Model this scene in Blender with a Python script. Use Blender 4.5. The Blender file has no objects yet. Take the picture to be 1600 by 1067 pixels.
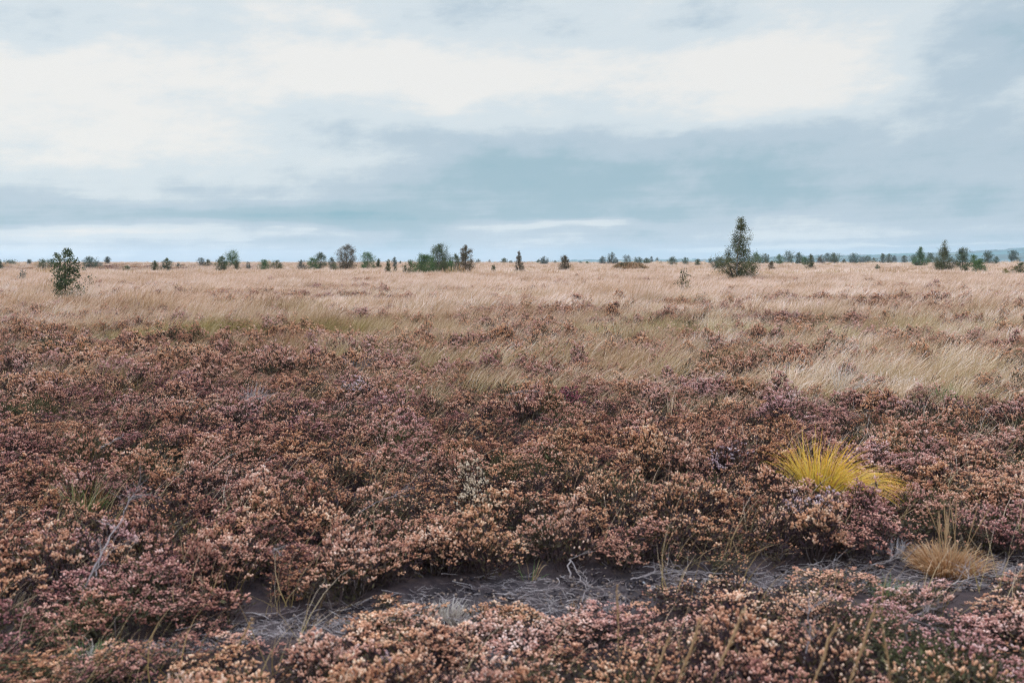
import bpy, math, random
import numpy as np
from mathutils import Vector

# ============================================================ camera, sky, sun, exposure
SC = bpy.context.scene
COL = SC.collection
R = math.radians
H = 1.65                      # eye height
F = 1556.0                    # focal length in photo pixels (35 mm on 36 mm over 1600 px)
EYE = 409.0                   # photo row of the true horizon
PITCH = math.atan((533.5 - EYE) / F)
cam_d = bpy.data.cameras.new('camera'); cam = bpy.data.objects.new('camera', cam_d); COL.objects.link(cam)
cam.location = (0, 0, H); cam.rotation_euler = (math.pi / 2 - PITCH, 0, 0)
cam_d.sensor_width = 36; cam_d.lens = 35.01; cam_d.clip_start = 0.05; cam_d.clip_end = 30000
cam_d.dof.use_dof = True; cam_d.dof.focus_distance = 17; cam_d.dof.aperture_fstop = 3.2
SC.camera = cam
SC.render.resolution_x, SC.render.resolution_y = 1024, 682
SC.view_settings.view_transform = 'Standard'; SC.view_settings.look = 'None'
SC.view_settings.exposure = 0.0; SC.view_settings.gamma = 1
SC.render.film_transparent = False
SC.cycles.filter_width = 1.1
SC.cycles.use_denoising = True
SC.cycles.denoiser = 'OPENIMAGEDENOISE'; SC.cycles.denoising_input_passes = 'RGB_ALBEDO_NORMAL'; SC.cycles.denoising_prefilter = 'NONE'
SC.cycles.max_bounces = 6; SC.cycles.diffuse_bounces = 3; SC.cycles.volume_bounces = 1
SC.cycles.transparent_max_bounces = 8
SC.cycles.sample_clamp_indirect = 4

SUN_AZ, SUN_EL = R(-38), R(52)
sun_v = Vector((math.sin(SUN_AZ) * math.cos(SUN_EL), math.cos(SUN_AZ) * math.cos(SUN_EL), math.sin(SUN_EL)))
sun_d = bpy.data.lights.new('sun', 'SUN'); sun = bpy.data.objects.new('sun', sun_d); COL.objects.link(sun)
sun_d.energy = 1.5; sun_d.angle = R(10); sun_d.color = (1.0, 0.88, 0.76)
sun.rotation_euler = sun_v.to_track_quat('Z', 'Y').to_euler()
sun.location = (-20, 10, 60)


class NT:
    """small node-tree helper"""
    def __init__(s, tree): s.t = tree; s.n = tree.nodes; s.l = tree.links
    def new(s, typ, **kw):
        n = s.n.new(typ)
        for k, v in kw.items(): setattr(n, k, v)
        return n
    def put(s, sock, v):
        if isinstance(v, bpy.types.NodeSocket): s.l.new(v, sock)
        else: sock.default_value = v
    def m(s, op, a, b=0.0, c=None, clamp=False):
        n = s.new('ShaderNodeMath', operation=op); n.use_clamp = clamp
        s.put(n.inputs[0], a); s.put(n.inputs[1], b)
        if c is not None: s.put(n.inputs[2], c)
        return n.outputs[0]
    def noise(s, vec, scale, detail=4, rough=0.55, dist=0.0):
        n = s.new('ShaderNodeTexNoise'); s.put(n.inputs['Vector'], vec)
        n.inputs['Scale'].default_value = scale; n.inputs['Detail'].default_value = detail
        n.inputs['Roughness'].default_value = rough; n.inputs['Distortion'].default_value = dist
        return n.outputs['Fac']
    def ramp(s, f, stops, interp='LINEAR'):
        n = s.new('ShaderNodeValToRGB'); n.color_ramp.interpolation = interp
        e = n.color_ramp.elements
        while len(e) < len(stops): e.new(0.5)
        for i, (p, c) in enumerate(stops):
            e[i].position = p; e[i].color = (*c, 1)
        s.put(n.inputs[0], f); return n.outputs[0]
    def mix(s, f, a, b, bt='MIX'):
        n = s.new('ShaderNodeMix', data_type='RGBA', blend_type=bt)
        s.put(n.inputs[0], f)
        s.put(n.inputs[6], a if isinstance(a, bpy.types.NodeSocket) else (*a, 1))
        s.put(n.inputs[7], b if isinstance(b, bpy.types.NodeSocket) else (*b, 1))
        return n.outputs[2]
    def comb(s, x, y, z):
        n = s.new('ShaderNodeCombineXYZ'); s.put(n.inputs[0], x); s.put(n.inputs[1], y); s.put(n.inputs[2], z)
        return n.outputs[0]
    def maprange(s, v, a, b, c, d):
        n = s.new('ShaderNodeMapRange'); s.put(n.inputs[0], v)
        for i, q in enumerate((a, b, c, d)): n.inputs[i + 1].default_value = q
        return n.outputs[0]


def build_world():
    w = bpy.data.worlds.new('World'); SC.world = w; w.use_nodes = True
    T = NT(w.node_tree); T.n.clear()
    out = T.new('ShaderNodeOutputWorld'); bg = T.new('ShaderNodeBackground')
    T.l.new(bg.outputs[0], out.inputs[0])
    sky = T.new('ShaderNodeTexSky', sky_type='NISHITA'); sky.sun_disc = False
    sky.sun_elevation = SUN_EL; sky.sun_rotation = SUN_AZ; sky.air_density = 1.0; sky.dust_density = 2.0
    tc = T.new('ShaderNodeTexCoord'); sep = T.new('ShaderNodeSeparateXYZ')
    T.l.new(tc.outputs['Generated'], sep.inputs[0])
    X, Y, Z = sep.outputs
    hyp = T.m('SQRT', T.m('ADD', T.m('MULTIPLY', X, X), T.m('MULTIPLY', Y, Y)))
    hyp = T.m('MAXIMUM', hyp, 0.001)
    el = T.m('DIVIDE', Z, hyp)                 # tangent of the elevation
    az = T.m('ARCTAN2', X, Y)
    # direction as it would fall on a cloud deck: streaks flatten towards the horizon
    zz = T.m('ADD', T.m('MAXIMUM', Z, 0.0), 0.055)
    cx, cy = T.m('DIVIDE', X, zz), T.m('DIVIDE', Y, zz)
    deck = T.comb(cx, cy, 0.0)
    flat = T.comb(T.m('MULTIPLY', az, 2.2), T.m('MULTIPLY', el, 11.0), 3.0)
    # slow warp of the positions so that no cloud edge is regular
    w1 = T.m('SUBTRACT', T.noise(flat, 1.3, 4, 0.55), 0.5)
    w2 = T.m('SUBTRACT', T.noise(T.comb(T.m('MULTIPLY', az, 2.2), T.m('MULTIPLY', el, 11.0), 17.0), 1.6, 4, 0.55), 0.5)
    azw = T.m('MULTIPLY_ADD', w1, 0.26, az); elw = T.m('MULTIPLY_ADD', w2, 0.075, el)
    L = None
    def blob(px, py, rx, ry, amp):
        nonlocal L
        a0 = math.atan((px - 800) / F); e0 = (EYE - py) / F * math.cos(a0)
        a = T.m('DIVIDE', T.m('SUBTRACT', azw, a0), rx / F)
        b = T.m('DIVIDE', T.m('SUBTRACT', elw, e0), ry / F)
        q = T.m('ADD', T.m('MULTIPLY', a, a), T.m('MULTIPLY', b, b))
        g = T.m('MULTIPLY', T.m('EXPONENT', T.m('MULTIPLY', q, -0.5)), amp)
        L = g if L is None else T.m('ADD', L, g)
    # column of luminance: dark slab low down, bright break above it, grey again
    base = T.ramp(T.maprange(elw, -0.02, 0.42, 0, 1),
                  [(0.0, (.56,) * 3), (0.09, (.56,) * 3), (0.13, (.50,) * 3), (0.205, (.46,) * 3), (0.28, (.54,) * 3),
                   (0.36, (.68,) * 3), (0.43, (.80,) * 3), (0.50, (.81,) * 3), (0.58, (.77,) * 3), (0.66, (.72,) * 3), (1.0, (.80,) * 3)])
    for b in SKY_BLOBS: blob(*b)
    n1 = T.m('SUBTRACT', T.noise(deck, 0.75, 9, 0.66, 0.3), 0.5)
    n2 = T.m('SUBTRACT', T.noise(flat, 2.1, 8, 0.60, 0.2), 0.5)
    n3 = T.m('SUBTRACT', T.noise(T.comb(T.m('MULTIPLY', az, 1.6), T.m('MULTIPLY', T.m('MULTIPLY_ADD', az, -0.02, el), 42.0), 9.0), 1.8, 6, 0.6), 0.5)
    low = T.maprange(el, 0.03, 0.11, 1.0, 0.0)
    v = T.m('ADD', base, L)
    v = T.m('MULTIPLY_ADD', n1, 0.12, v)
    n4 = T.m('SUBTRACT', T.noise(T.comb(T.m('MULTIPLY', az, 2.0), T.m('MULTIPLY_ADD', az, -.45, T.m('MULTIPLY', el, 4.2)), 5.0), 3.3, 9, 0.62), 0.5)
    v = T.m('MULTIPLY_ADD', n4, 0.78, v)
    v = T.m('MULTIPLY_ADD', n2, 0.22, v)
    v = T.m('MULTIPLY_ADD', T.m('MULTIPLY', n3, low), 0.55, v)
    cloud = T.ramp(v, SKY_RAMP, 'EASE')
    # zenith of an overcast sky is brighter than its horizon
    zen = T.maprange(Z, 0.30, 0.85, 1.0, ZENITH)
    cloud = T.mix(T.maprange(Z, 0.32, 0.8, 0.0, 1.0), cloud, (.62, .74, 1.0))
    cl10 = T.new('ShaderNodeVectorMath', operation='SCALE'); T.l.new(cloud, cl10.inputs[0])
    T.put(cl10.inputs['Scale'], T.m('MULTIPLY', zen, 10.0))
    c = T.mix(0.93, sky.outputs[0], cl10.outputs[0])
    T.l.new(c, bg.inputs[0]); bg.inputs[1].default_value = 0.1


ZENITH = 3.45
SKY_RAMP = [(0.10, (.215, .42, .51)), (0.32, (.33, .49, .575)), (0.52, (.48, .59, .675)), (0.70, (.69, .765, .805)), (0.90, (.875, .865, .835))]
SKY_BLOBS = [
    (60, 230, 230, 62, .26), (330, 120, 260, 60, .10), (640, 130, 160, 45, .08), (1200, 120, 130, 48, .20), (900, 130, 70, 30, .06),
    (1440, 110, 100, 55, -.24), (1590, 60, 60, 60, -.18), (140, 40, 110, 34, -.20), (640, 40, 70, 34, -.12), (950, 60, 150, 30, -.16),
    (930, 290, 190, 28, -.13), (1020, 262, 200, 14, -.05), (520, 345, 160, 18, -.20), (110, 335, 170, 13, -.20), (760, 215, 260, 20, -.08),
    (120, 372, 160, 12, .22), (420, 382, 80, 8, .22), (900, 350, 100, 6, .26), (1440, 250, 160, 24, .05), (1200, 232, 240, 34, -.08), (640, 392, 170, 20, -.10), (300, 235, 150, 40, .06), (1330, 345, 200, 12, .12),
    (1300, 384, 320, 4, .16), (620, 260, 90, 18, .06),
]
build_world()

# ============================================================ helpers
def ray(px, py):
    u = (px - 800) / F; v = (533.5 - py) / F
    return Vector((u, math.cos(PITCH) + v * math.sin(PITCH), -math.sin(PITCH) + v * math.cos(PITCH)))
def at(px, py, z=0.0):
    d = ray(px, py); t = (z - H) / d.z
    return Vector((d.x * t, d.y * t, z))

def vnoise(x, y, seed=0):
    """smooth value noise in 0..1, numpy arrays"""
    x = np.asarray(x, float); y = np.asarray(y, float)
    xi = np.floor(x).astype(np.int64); yi = np.floor(y).astype(np.int64)
    fx = x - xi; fy = y - yi; fx = fx * fx * (3 - 2 * fx); fy = fy * fy * (3 - 2 * fy)
    def h(a, b):
        n = (a * 374761393 + b * 668265263 + seed * 982451653) & 0xFFFFFFFF
        n = ((n ^ (n >> 13)) * 1274126177) & 0xFFFFFFFF
        return ((n ^ (n >> 16)) & 0xFFFF) / 65535.0
    return (h(xi, yi) * (1 - fx) + h(xi + 1, yi) * fx) * (1 - fy) + (h(xi, yi + 1) * (1 - fx) + h(xi + 1, yi + 1) * fx) * fy
def fbm(x, y, seed=0, o=3):
    s = 0; a = 0.5; t = 0
    for k in range(o):
        s = s + a * vnoise(x * 2 ** k, y * 2 ** k, seed + k * 7); t += a; a *= .5
    return s / t
def sstep(a, b, x):
    t = np.clip((np.asarray(x, float) - a) / (b - a), 0, 1); return t * t * (3 - 2 * t)

# the bare peat strip that crosses the foreground: far edge and near edge as ground lines
_far = [(-900, 1420), (-300, 1130), (0, 1046), (150, 1008), (300, 982), (450, 952), (560, 945), (660, 915), (780, 893), (1000, 890), (1150, 897), (1250, 886), (1400, 872), (1700, 868), (2400, 860)]
FE = np.array([tuple(at(*p))[:2] for p in _far])
def path_far(x): return np.interp(x, FE[:, 0], FE[:, 1])
def path_w(x): return 0.24 + 0.54 * np.exp(-((x - .25) / .75) ** 2) + 0.24 * np.exp(-((x - 2.3) / .7) ** 2) + 0.12 * (vnoise(x * 2.1 + 4, x * 0, 5) - .5)
def path_mask(x, y):
    """1 on the bare strip, 0 away from it"""
    f = path_far(x) + (vnoise(x * 5, x * 0 + 3, 8) - .5) * .14; n = f - path_w(x) + (vnoise(x * 6, x * 0 + 9, 8) - .5) * .16
    return sstep(f + .03, f - .05, y) * sstep(n - .05, n + .06, y)

def ground_z(x, y):
    x = np.asarray(x, float); y = np.asarray(y, float)
    d = np.hypot(x, y)
    z = (fbm(x * .9, y * .9, 3) - .5) * .12 * sstep(200, 20, d)
    z = z + (fbm(x / 9 + 5, y / 9, 11) - .5) * .16 * sstep(4, 14, d)
    z = z + (fbm(x / 60, y / 60, 21) - .5) * .7 * sstep(25, 140, d) * sstep(4000, 800, d)
    # low heathery rise on the far left, slight rise to the far right
    z = z + .8 * np.exp(-((x + 88) / 34) ** 2 - ((y - 215) / 40) ** 2)
    z = z + .5 * np.exp(-((x + 20) / 60) ** 2 - ((y - 330) / 60) ** 2)
    z = z - .05 * path_mask(x, y)
    return z

def gauss_px(x, y, px, py, rx, ry, zt=.3):
    """soft patch centred where photo pixel (px,py) meets the vegetation; rx, ry in metres"""
    c = at(px, py, zt)
    return np.exp(-(((x - c.x) / rx) ** 2 + ((y - c.y) / ry) ** 2))

_edge = [(-300, 500), (0, 515), (250, 522), (420, 540), (560, 556), (700, 575), (850, 592), (1000, 598), (1150, 606), (1350, 612), (1600, 618), (1900, 622)]
HE = np.array([tuple(at(p[0], p[1], .3))[:2] for p in _edge])
def heather_density(x, y):
    e = np.interp(x, HE[:, 0], HE[:, 1]) + (fbm(x * .5, y * .5, 31) - .5) * 4
    main = sstep(e + 4.5, e - 3.2, y + (fbm(x * 1.1, y * .9, 33) - .5) * 9)
    p = np.zeros_like(x, dtype=float)
    for (px, py, rx, ry, a) in [(870, 533, 1.6, 1.3, 1.0), (740, 530, .9, .8, .8), (975, 528, 1.1, .9, .9), (1120, 530, 1.6, 1.2, .8), (1330, 528, 2.6, 1.3, 1.0),
                                (1500, 528, 1.6, 1.2, .9), (1250, 545, 2.4, 1.0, .7), (1560, 545, 1.5, .8, .7), (560, 466, 6, 4, .75), (650, 467, 3, 3, .6), (470, 478, 4, 3, .5),
                                (1400, 470, 9, 7, .75), (1250, 462, 6, 6, .6), (1560, 452, 9, 8, .55), (1000, 470, 5, 5, .5), (1500, 487, 4, 3, .45), (1200, 500, 3, 2.5, .4), (80, 480, 2.5, 2.2, .7), (250, 497, 2.5, 1.6, .5),
                                (900, 565, 1.5, 1.0, .4), (1100, 575, 1.2, .8, .5), (520, 555, 1.2, .9, 1.0), (20, 490, 1.5, 1.5, .7)]:
        p = np.maximum(p, a * gauss_px(x, y, px, py, rx, ry))
    patch = p * sstep(.30, .55, fbm(x * .9, y * .9, 41))
    sn = sstep(.37, .54, fbm(x / 1.6 + 3, y / 1.2, 53)) * .9 * sstep(36, 22, y)
    sc = sstep(.46, .66, fbm(x / 5, y / 3, 51)) * .75 * sstep(120, 40, y)
    far = sstep(150, 190, y) * .0
    dens = np.maximum(np.maximum(main, patch), np.maximum(sc, sn) * sstep(e, e + 2, y))
    # straw-coloured bay that cuts in on the right, green grassy pocket on the left
    dens = dens * (1 - .85 * gauss_px(x, y, 1500, 585, 3.2, 1.4)) * (1 - .75 * gauss_px(x, y, 60, 775, .9, .45)) * (1 - .6 * gauss_px(x, y, 380, 790, .5, .3))
    return dens
def far_heath(x, y):
    """reddish heather bands in the far distance"""
    return np.clip(1.5 * np.exp(-((x + 88) / 42) ** 2 - ((y - 215) / 45) ** 2) + sstep(.56, .66, fbm(x / 70, y / 40, 61)) * sstep(110, 170, y), 0, 1)

def mesh_obj(name, V, Fs, attrs=None, mats=(), fmat=None, parent=None, link=True, smooth=False):
    """V (n,3); Fs list of index arrays (m,k); attrs {name: per-vertex floats}"""
    me = bpy.data.meshes.new(name)
    V = np.asarray(V, np.float32)
    loops = np.concatenate([f.reshape(-1) for f in Fs]).astype(np.int32)
    sizes = np.concatenate([np.full(len(f), f.shape[1], np.int32) for f in Fs])
    starts = np.concatenate([[0], np.cumsum(sizes)[:-1]]).astype(np.int32)
    me.vertices.add(len(V)); me.vertices.foreach_set('co', V.reshape(-1))
    me.loops.add(len(loops)); me.loops.foreach_set('vertex_index', loops)
    me.polygons.add(len(sizes)); me.polygons.foreach_set('loop_start', starts)
    if smooth: me.polygons.foreach_set('use_smooth', np.ones(len(sizes), bool))
    for m in mats: me.materials.append(m)
    if fmat is not None: me.polygons.foreach_set('material_index', np.asarray(fmat, np.int32))
    me.update(calc_edges=True)
    for k, a in (attrs or {}).items():
        at_ = me.attributes.new(k, 'FLOAT', 'POINT'); at_.data.foreach_set('value', np.asarray(a, np.float32))
    o = bpy.data.objects.new(name, me)
    if link: COL.objects.link(o)
    if parent: o.parent = parent
    return o

class MB:
    """collects pieces: verts, faces, tone/h attributes, material index"""
    def __init__(s): s.V = []; s.F = {}; s.M = {}; s.tone = []; s.h = []; s.n = 0
    def add(s, V, faces, tone, h, mi=0):
        V = np.asarray(V, float).reshape(-1, 3); k = len(V)
        s.V.append(V); s.tone.append(np.broadcast_to(tone, (k,))); s.h.append(np.broadcast_to(h, (k,)))
        for f in faces:
            f = np.asarray(f)
            s.F.setdefault(f.shape[1], []).append(f + s.n); s.M.setdefault(f.shape[1], []).append(np.full(len(f), mi))
        s.n += k
    def build(s, name, mats, parent=None, link=True, smooth=False, loc=None):
        Fs = []; fm = []
        for k in s.F:
            Fs.append(np.concatenate(s.F[k])); fm.append(np.concatenate(s.M[k]))
        V = np.concatenate(s.V)
        o = mesh_obj(name, V, Fs, {'tone': np.concatenate(s.tone), 'h': np.concatenate(s.h)}, mats, np.concatenate(fm), parent, link, smooth)
        return o

def frames(D):
    """two unit vectors perpendicular to each row of D"""
    D = D / np.linalg.norm(D, axis=1, keepdims=True)
    ref = np.where(np.abs(D[:, 2:3]) < .9, np.array([[0, 0, 1.]]), np.array([[1., 0, 0]]))
    A = np.cross(D, ref); A /= np.linalg.norm(A, axis=1, keepdims=True)
    return D, A, np.cross(D, A)

def add_spindles(mb, P, D, L, W, rng, tone, mi, sides=5, rings=((0, .35), (.3, 1.0), (.72, .8)), jit=.25, h=1.0):
    """small tapering flower spikes, one per row of P (base), D (direction)"""
    n = len(P); D, A, B = frames(D)
    th = np.arange(sides) * 2 * math.pi / sides
    k = len(rings) * sides + 1
    V = np.zeros((n, k, 3)); c = 0
    for (t, r) in rings:
        for a in th:
            rr = (W * r)[:, None] * (1 + jit * rng.normal(size=(n, 1)))
            V[:, c] = P + D * (L * t)[:, None] + A * rr * math.cos(a) + B * rr * math.sin(a); c += 1
    V[:, c] = P + D * L[:, None]
    q = []; tr = []
    for i in range(len(rings) - 1):
        for j in range(sides):
            j2 = (j + 1) % sides; q.append((i * sides + j, i * sides + j2, (i + 1) * sides + j2, (i + 1) * sides + j))
    i = len(rings) - 1
    for j in range(sides): tr.append((i * sides + j, i * sides + (j + 1) % sides, k - 1))
    off = (np.arange(n) * k)[:, None, None]
    Q = (np.array(q)[None] + off).reshape(-1, 4); Tt = (np.array(tr)[None] + off).reshape(-1, 3)
    mb.add(V.reshape(-1, 3), [Q, Tt], np.repeat(tone, k), h, mi)

def add_quads(mb, P, D, L, W, rng, tone, mi, h=.5):
    """narrow leaf quads (diamonds)"""
    n = len(P); D, A, B = frames(D)
    a = rng.uniform(0, 2 * math.pi, n)[:, None]; S = A * np.cos(a) + B * np.sin(a)
    V = np.stack([P, P + D * (L * .45)[:, None] + S * (W * .5)[:, None], P + D * L[:, None], P + D * (L * .5)[:, None] - S * (W * .5)[:, None]], 1)
    Q = np.arange(n * 4).reshape(n, 4)
    mb.add(V.reshape(-1, 3), [Q], np.repeat(tone, 4), h, mi)

def add_ribbons(mb, base, tip, bend, W, rng, tone, mi, seg=4, head=0.0):
    """curved grass blades: base -> tip with sideways sag 'bend' vectors"""
    n = len(base); t = np.linspace(0, 1, seg + 1)
    pts = base[:, None] * (1 - t)[None, :, None] + tip[:, None] * t[None, :, None] + bend[:, None] * (t * (1 - t) * 2)[None, :, None]
    a = rng.uniform(0, math.pi, n); S = np.stack([np.cos(a), np.sin(a), rng.normal(size=n) * .2], 1)
    wt = (1 - t ** 1.6) * .85 + .15
    if head: wt = wt * .55 + head * np.exp(-((t - .88) / .12) ** 2)
    off = S[:, None] * (W[:, None] * wt[None] * .5)[..., None]
    V = np.stack([pts - off, pts + off], 2).reshape(n, -1, 3)
    q = [(2 * i, 2 * i + 1, 2 * i + 3, 2 * i + 2) for i in range(seg)]
    k = 2 * (seg + 1)
    Q = (np.array(q)[None] + (np.arange(n) * k)[:, None, None]).reshape(-1, 4)
    mb.add(V.reshape(-1, 3), [Q], np.repeat(tone, k), np.tile(np.repeat(t, 2), n), mi)

def add_tube(mb, P, rad, tone=.5, mi=0, sides=6, h=0.0, rng=None):
    """tapered tube along the points P"""
    P = np.asarray(P, float); m = len(P)
    D = np.gradient(P, axis=0); D, A, B = frames(D)
    th = np.arange(sides) * 2 * math.pi / sides
    rad = np.asarray(rad, float)
    if rng is not None: rr = rad[:, None] * (1 + .12 * rng.normal(size=(m, sides)))
    else: rr = np.repeat(rad[:, None], sides, 1)
    V = P[:, None] + A[:, None] * (np.cos(th) * rr)[..., None] + B[:, None] * (np.sin(th) * rr)[..., None]
    Q = [(i * sides + j, i * sides + (j + 1) % sides, (i + 1) * sides + (j + 1) % sides, (i + 1) * sides + j) for i in range(m - 1) for j in range(sides)]
    mb.add(V.reshape(-1, 3), [np.array(Q)], tone, h, mi)

# ============================================================ materials
def material(name, build, rough=.85, sub=0.0):
    m = bpy.data.materials.new(name); m.use_nodes = True
    T = NT(m.node_tree); T.n.clear()
    out = T.new('ShaderNodeOutputMaterial'); b = T.new('ShaderNodeBsdfPrincipled')
    b.inputs['Roughness'].default_value = rough; b.inputs['Specular IOR Level'].default_value = .25
    c = build(T, b)
    if c is not None: T.l.new(c, b.inputs['Base Color'])
    if sub > 0:
        tr = T.new('ShaderNodeBsdfTranslucent'); T.l.new(c, tr.inputs[0])
        mx = T.new('ShaderNodeMixShader'); mx.inputs[0].default_value = sub
        T.l.new(b.outputs[0], mx.inputs[1]); T.l.new(tr.outputs[0], mx.inputs[2]); T.l.new(mx.outputs[0], out.inputs[0])
    else: T.l.new(b.outputs[0], out.inputs[0])
    return m
def attr(T, name, inst=False):
    n = T.new('ShaderNodeAttribute'); n.attribute_name = name
    if inst: n.attribute_type = 'INSTANCER'
    return n.outputs['Fac']
def wpos(T): return T.new('ShaderNodeNewGeometry').outputs['Position']

WARM = [(0.0, (.070, .026, .024)), (.26, (.27, .105, .062)), (.50, (.58, .275, .135)), (.74, (.78, .43, .235)), (1.0, (.92, .70, .47))]
MAUVE = [(0.0, (.065, .024, .034)), (.26, (.25, .095, .10)), (.50, (.53, .25, .215)), (.74, (.70, .41, .36)), (1.0, (.84, .62, .57))]
def heather_tip(T, b):
    tone = attr(T, 'tone'); ti = attr(T, 'tint', True); mv = attr(T, 'mauve', True)
    n = T.m('SUBTRACT', T.noise(wpos(T), 3.0, 3), .54)
    v = T.m('ADD', T.m('MULTIPLY', tone, .66), T.m('MULTIPLY', ti, .42)); v = T.m('SUBTRACT', v, .04); v = T.m('MULTIPLY_ADD', n, .45, v)
    f = T.m('ADD', mv, T.m('MULTIPLY', T.m('SUBTRACT', T.noise(wpos(T), 1.3, 3), .5), 1.6), clamp=True)
    return T.mix(f, T.ramp(v, WARM), T.ramp(v, MAUVE))
M_tip = material('heather_flower', heather_tip, .9, .22)
def heather_leaf(T, b):
    tone = attr(T, 'tone'); n = T.noise(wpos(T), 2.2, 3)
    v = T.m('ADD', T.m('MULTIPLY', tone, .6), T.m('MULTIPLY', n, .5))
    g = T.maprange(T.noise(wpos(T), .85, 4), .52, .66, 0.0, .75)
    return T.mix(g, T.ramp(v, [(0.0, (.014, .007, .011)), (.38, (.034, .017, .021)), (.62, (.060, .034, .026)), (.84, (.085, .070, .026)), (1.0, (.17, .11, .07))]), T.ramp(v, [(0.0, (.018, .020, .010)), (.5, (.065, .070, .024)), (1.0, (.16, .16, .06))]))
M_leaf = material('heather_leaf', heather_leaf, .85, .12)
def twig_c(T, b):
    tone = attr(T, 'tone'); n = T.noise(wpos(T), 22, 4)
    return T.ramp(T.m('ADD', T.m('MULTIPLY', tone, .7), T.m('MULTIPLY', n, .35)), [(0.0, (.045, .028, .028)), (.45, (.12, .085, .08)), (.75, (.27, .225, .205)), (1.0, (.50, .44, .40))])
M_twig = material('dry_twig', twig_c, .9)

def grass_c(T, b):
    tone = attr(T, 'tone'); h = attr(T, 'h'); ti = attr(T, 'tint', True); gr = attr(T, 'green', True)
    n = T.m('SUBTRACT', T.noise(wpos(T), .55, 3), .5)
    v = T.m('ADD', T.m('MULTIPLY', tone, .62), T.m('MULTIPLY', ti, .46)); v = T.m('SUBTRACT', T.m('MULTIPLY_ADD', n, .35, v), .06)
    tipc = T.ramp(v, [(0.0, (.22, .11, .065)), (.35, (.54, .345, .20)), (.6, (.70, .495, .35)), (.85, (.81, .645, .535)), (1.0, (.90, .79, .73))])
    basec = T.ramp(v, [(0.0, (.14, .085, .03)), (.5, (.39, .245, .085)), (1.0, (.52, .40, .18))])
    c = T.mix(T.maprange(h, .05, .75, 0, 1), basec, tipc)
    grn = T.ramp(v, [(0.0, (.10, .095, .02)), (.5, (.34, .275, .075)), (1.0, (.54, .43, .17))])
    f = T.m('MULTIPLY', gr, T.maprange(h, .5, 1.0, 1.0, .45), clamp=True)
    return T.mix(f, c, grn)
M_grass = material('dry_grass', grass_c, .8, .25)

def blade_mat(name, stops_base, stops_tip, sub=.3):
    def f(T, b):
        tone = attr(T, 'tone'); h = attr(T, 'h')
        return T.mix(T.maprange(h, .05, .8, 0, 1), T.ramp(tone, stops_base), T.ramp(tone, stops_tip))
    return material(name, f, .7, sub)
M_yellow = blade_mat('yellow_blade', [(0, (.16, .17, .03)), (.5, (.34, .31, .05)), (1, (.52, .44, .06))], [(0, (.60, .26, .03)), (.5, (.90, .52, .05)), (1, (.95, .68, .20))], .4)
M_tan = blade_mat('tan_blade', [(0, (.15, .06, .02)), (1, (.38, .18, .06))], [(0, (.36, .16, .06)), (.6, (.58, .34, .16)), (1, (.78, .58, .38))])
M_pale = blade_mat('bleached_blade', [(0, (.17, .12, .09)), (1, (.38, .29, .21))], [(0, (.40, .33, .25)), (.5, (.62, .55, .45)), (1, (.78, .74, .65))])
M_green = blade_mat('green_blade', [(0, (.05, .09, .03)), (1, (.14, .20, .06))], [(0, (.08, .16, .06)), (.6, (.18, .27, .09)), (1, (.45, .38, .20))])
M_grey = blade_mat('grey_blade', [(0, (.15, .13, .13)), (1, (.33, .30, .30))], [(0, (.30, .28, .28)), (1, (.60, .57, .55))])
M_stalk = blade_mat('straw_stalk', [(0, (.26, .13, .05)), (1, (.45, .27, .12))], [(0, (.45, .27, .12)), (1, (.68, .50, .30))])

def leaf_mat(name, lo, mid, hi):
    def f(T, b):
        return T.ramp(T.m('ADD', attr(T, 'tone'), T.m('MULTIPLY', T.m('SUBTRACT', T.noise(wpos(T), 1.1, 2), .5), .7)), [(0.05, lo), (.5, mid), (.95, hi)])
    return material(name, f, .75, .28)
LEAF = {
    'dark': leaf_mat('dark_pine_leaf', (.026, .042, .024), (.066, .098, .046), (.17, .185, .085)),
    'olive': leaf_mat('olive_leaf', (.035, .042, .020), (.090, .105, .042), (.19, .185, .08)),
    'green': leaf_mat('green_leaf', (.028, .060, .025), (.078, .145, .048), (.18, .25, .09)),
    'grey': leaf_mat('grey_green_leaf', (.045, .065, .058), (.095, .125, .105), (.18, .20, .15)),
    'brown': leaf_mat('brown_green_leaf', (.050, .040, .025), (.110, .092, .050), (.20, .15, .08)),
    'teal': leaf_mat('blue_green_leaf', (.026, .052, .040), (.064, .112, .078), (.15, .185, .11)),
    'yellow': leaf_mat('yellow_green_leaf', (.10, .09, .02), (.22, .19, .05), (.36, .29, .09)),
}
def bark_c(T, b):
    n = T.noise(wpos(T), 9, 4)
    return T.ramp(n, [(.35, (.04, .03, .028)), (.55, (.12, .09, .075)), (.75, (.2, .17, .15))])
M_bark = material('brown_bark', bark_c, .9)
def birch_c(T, b):
    n = T.noise(T.comb(0.0, 0.0, T.new('ShaderNodeSeparateXYZ').outputs[2]), 3, 3)
    n = T.noise(wpos(T), 6, 5, .6, .5)
    return T.ramp(n, [(.36, (.07, .055, .05)), (.46, (.46, .42, .38)), (.7, (.66, .62, .57))])
M_birch = material('white_birch_bark', birch_c, .8)

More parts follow.
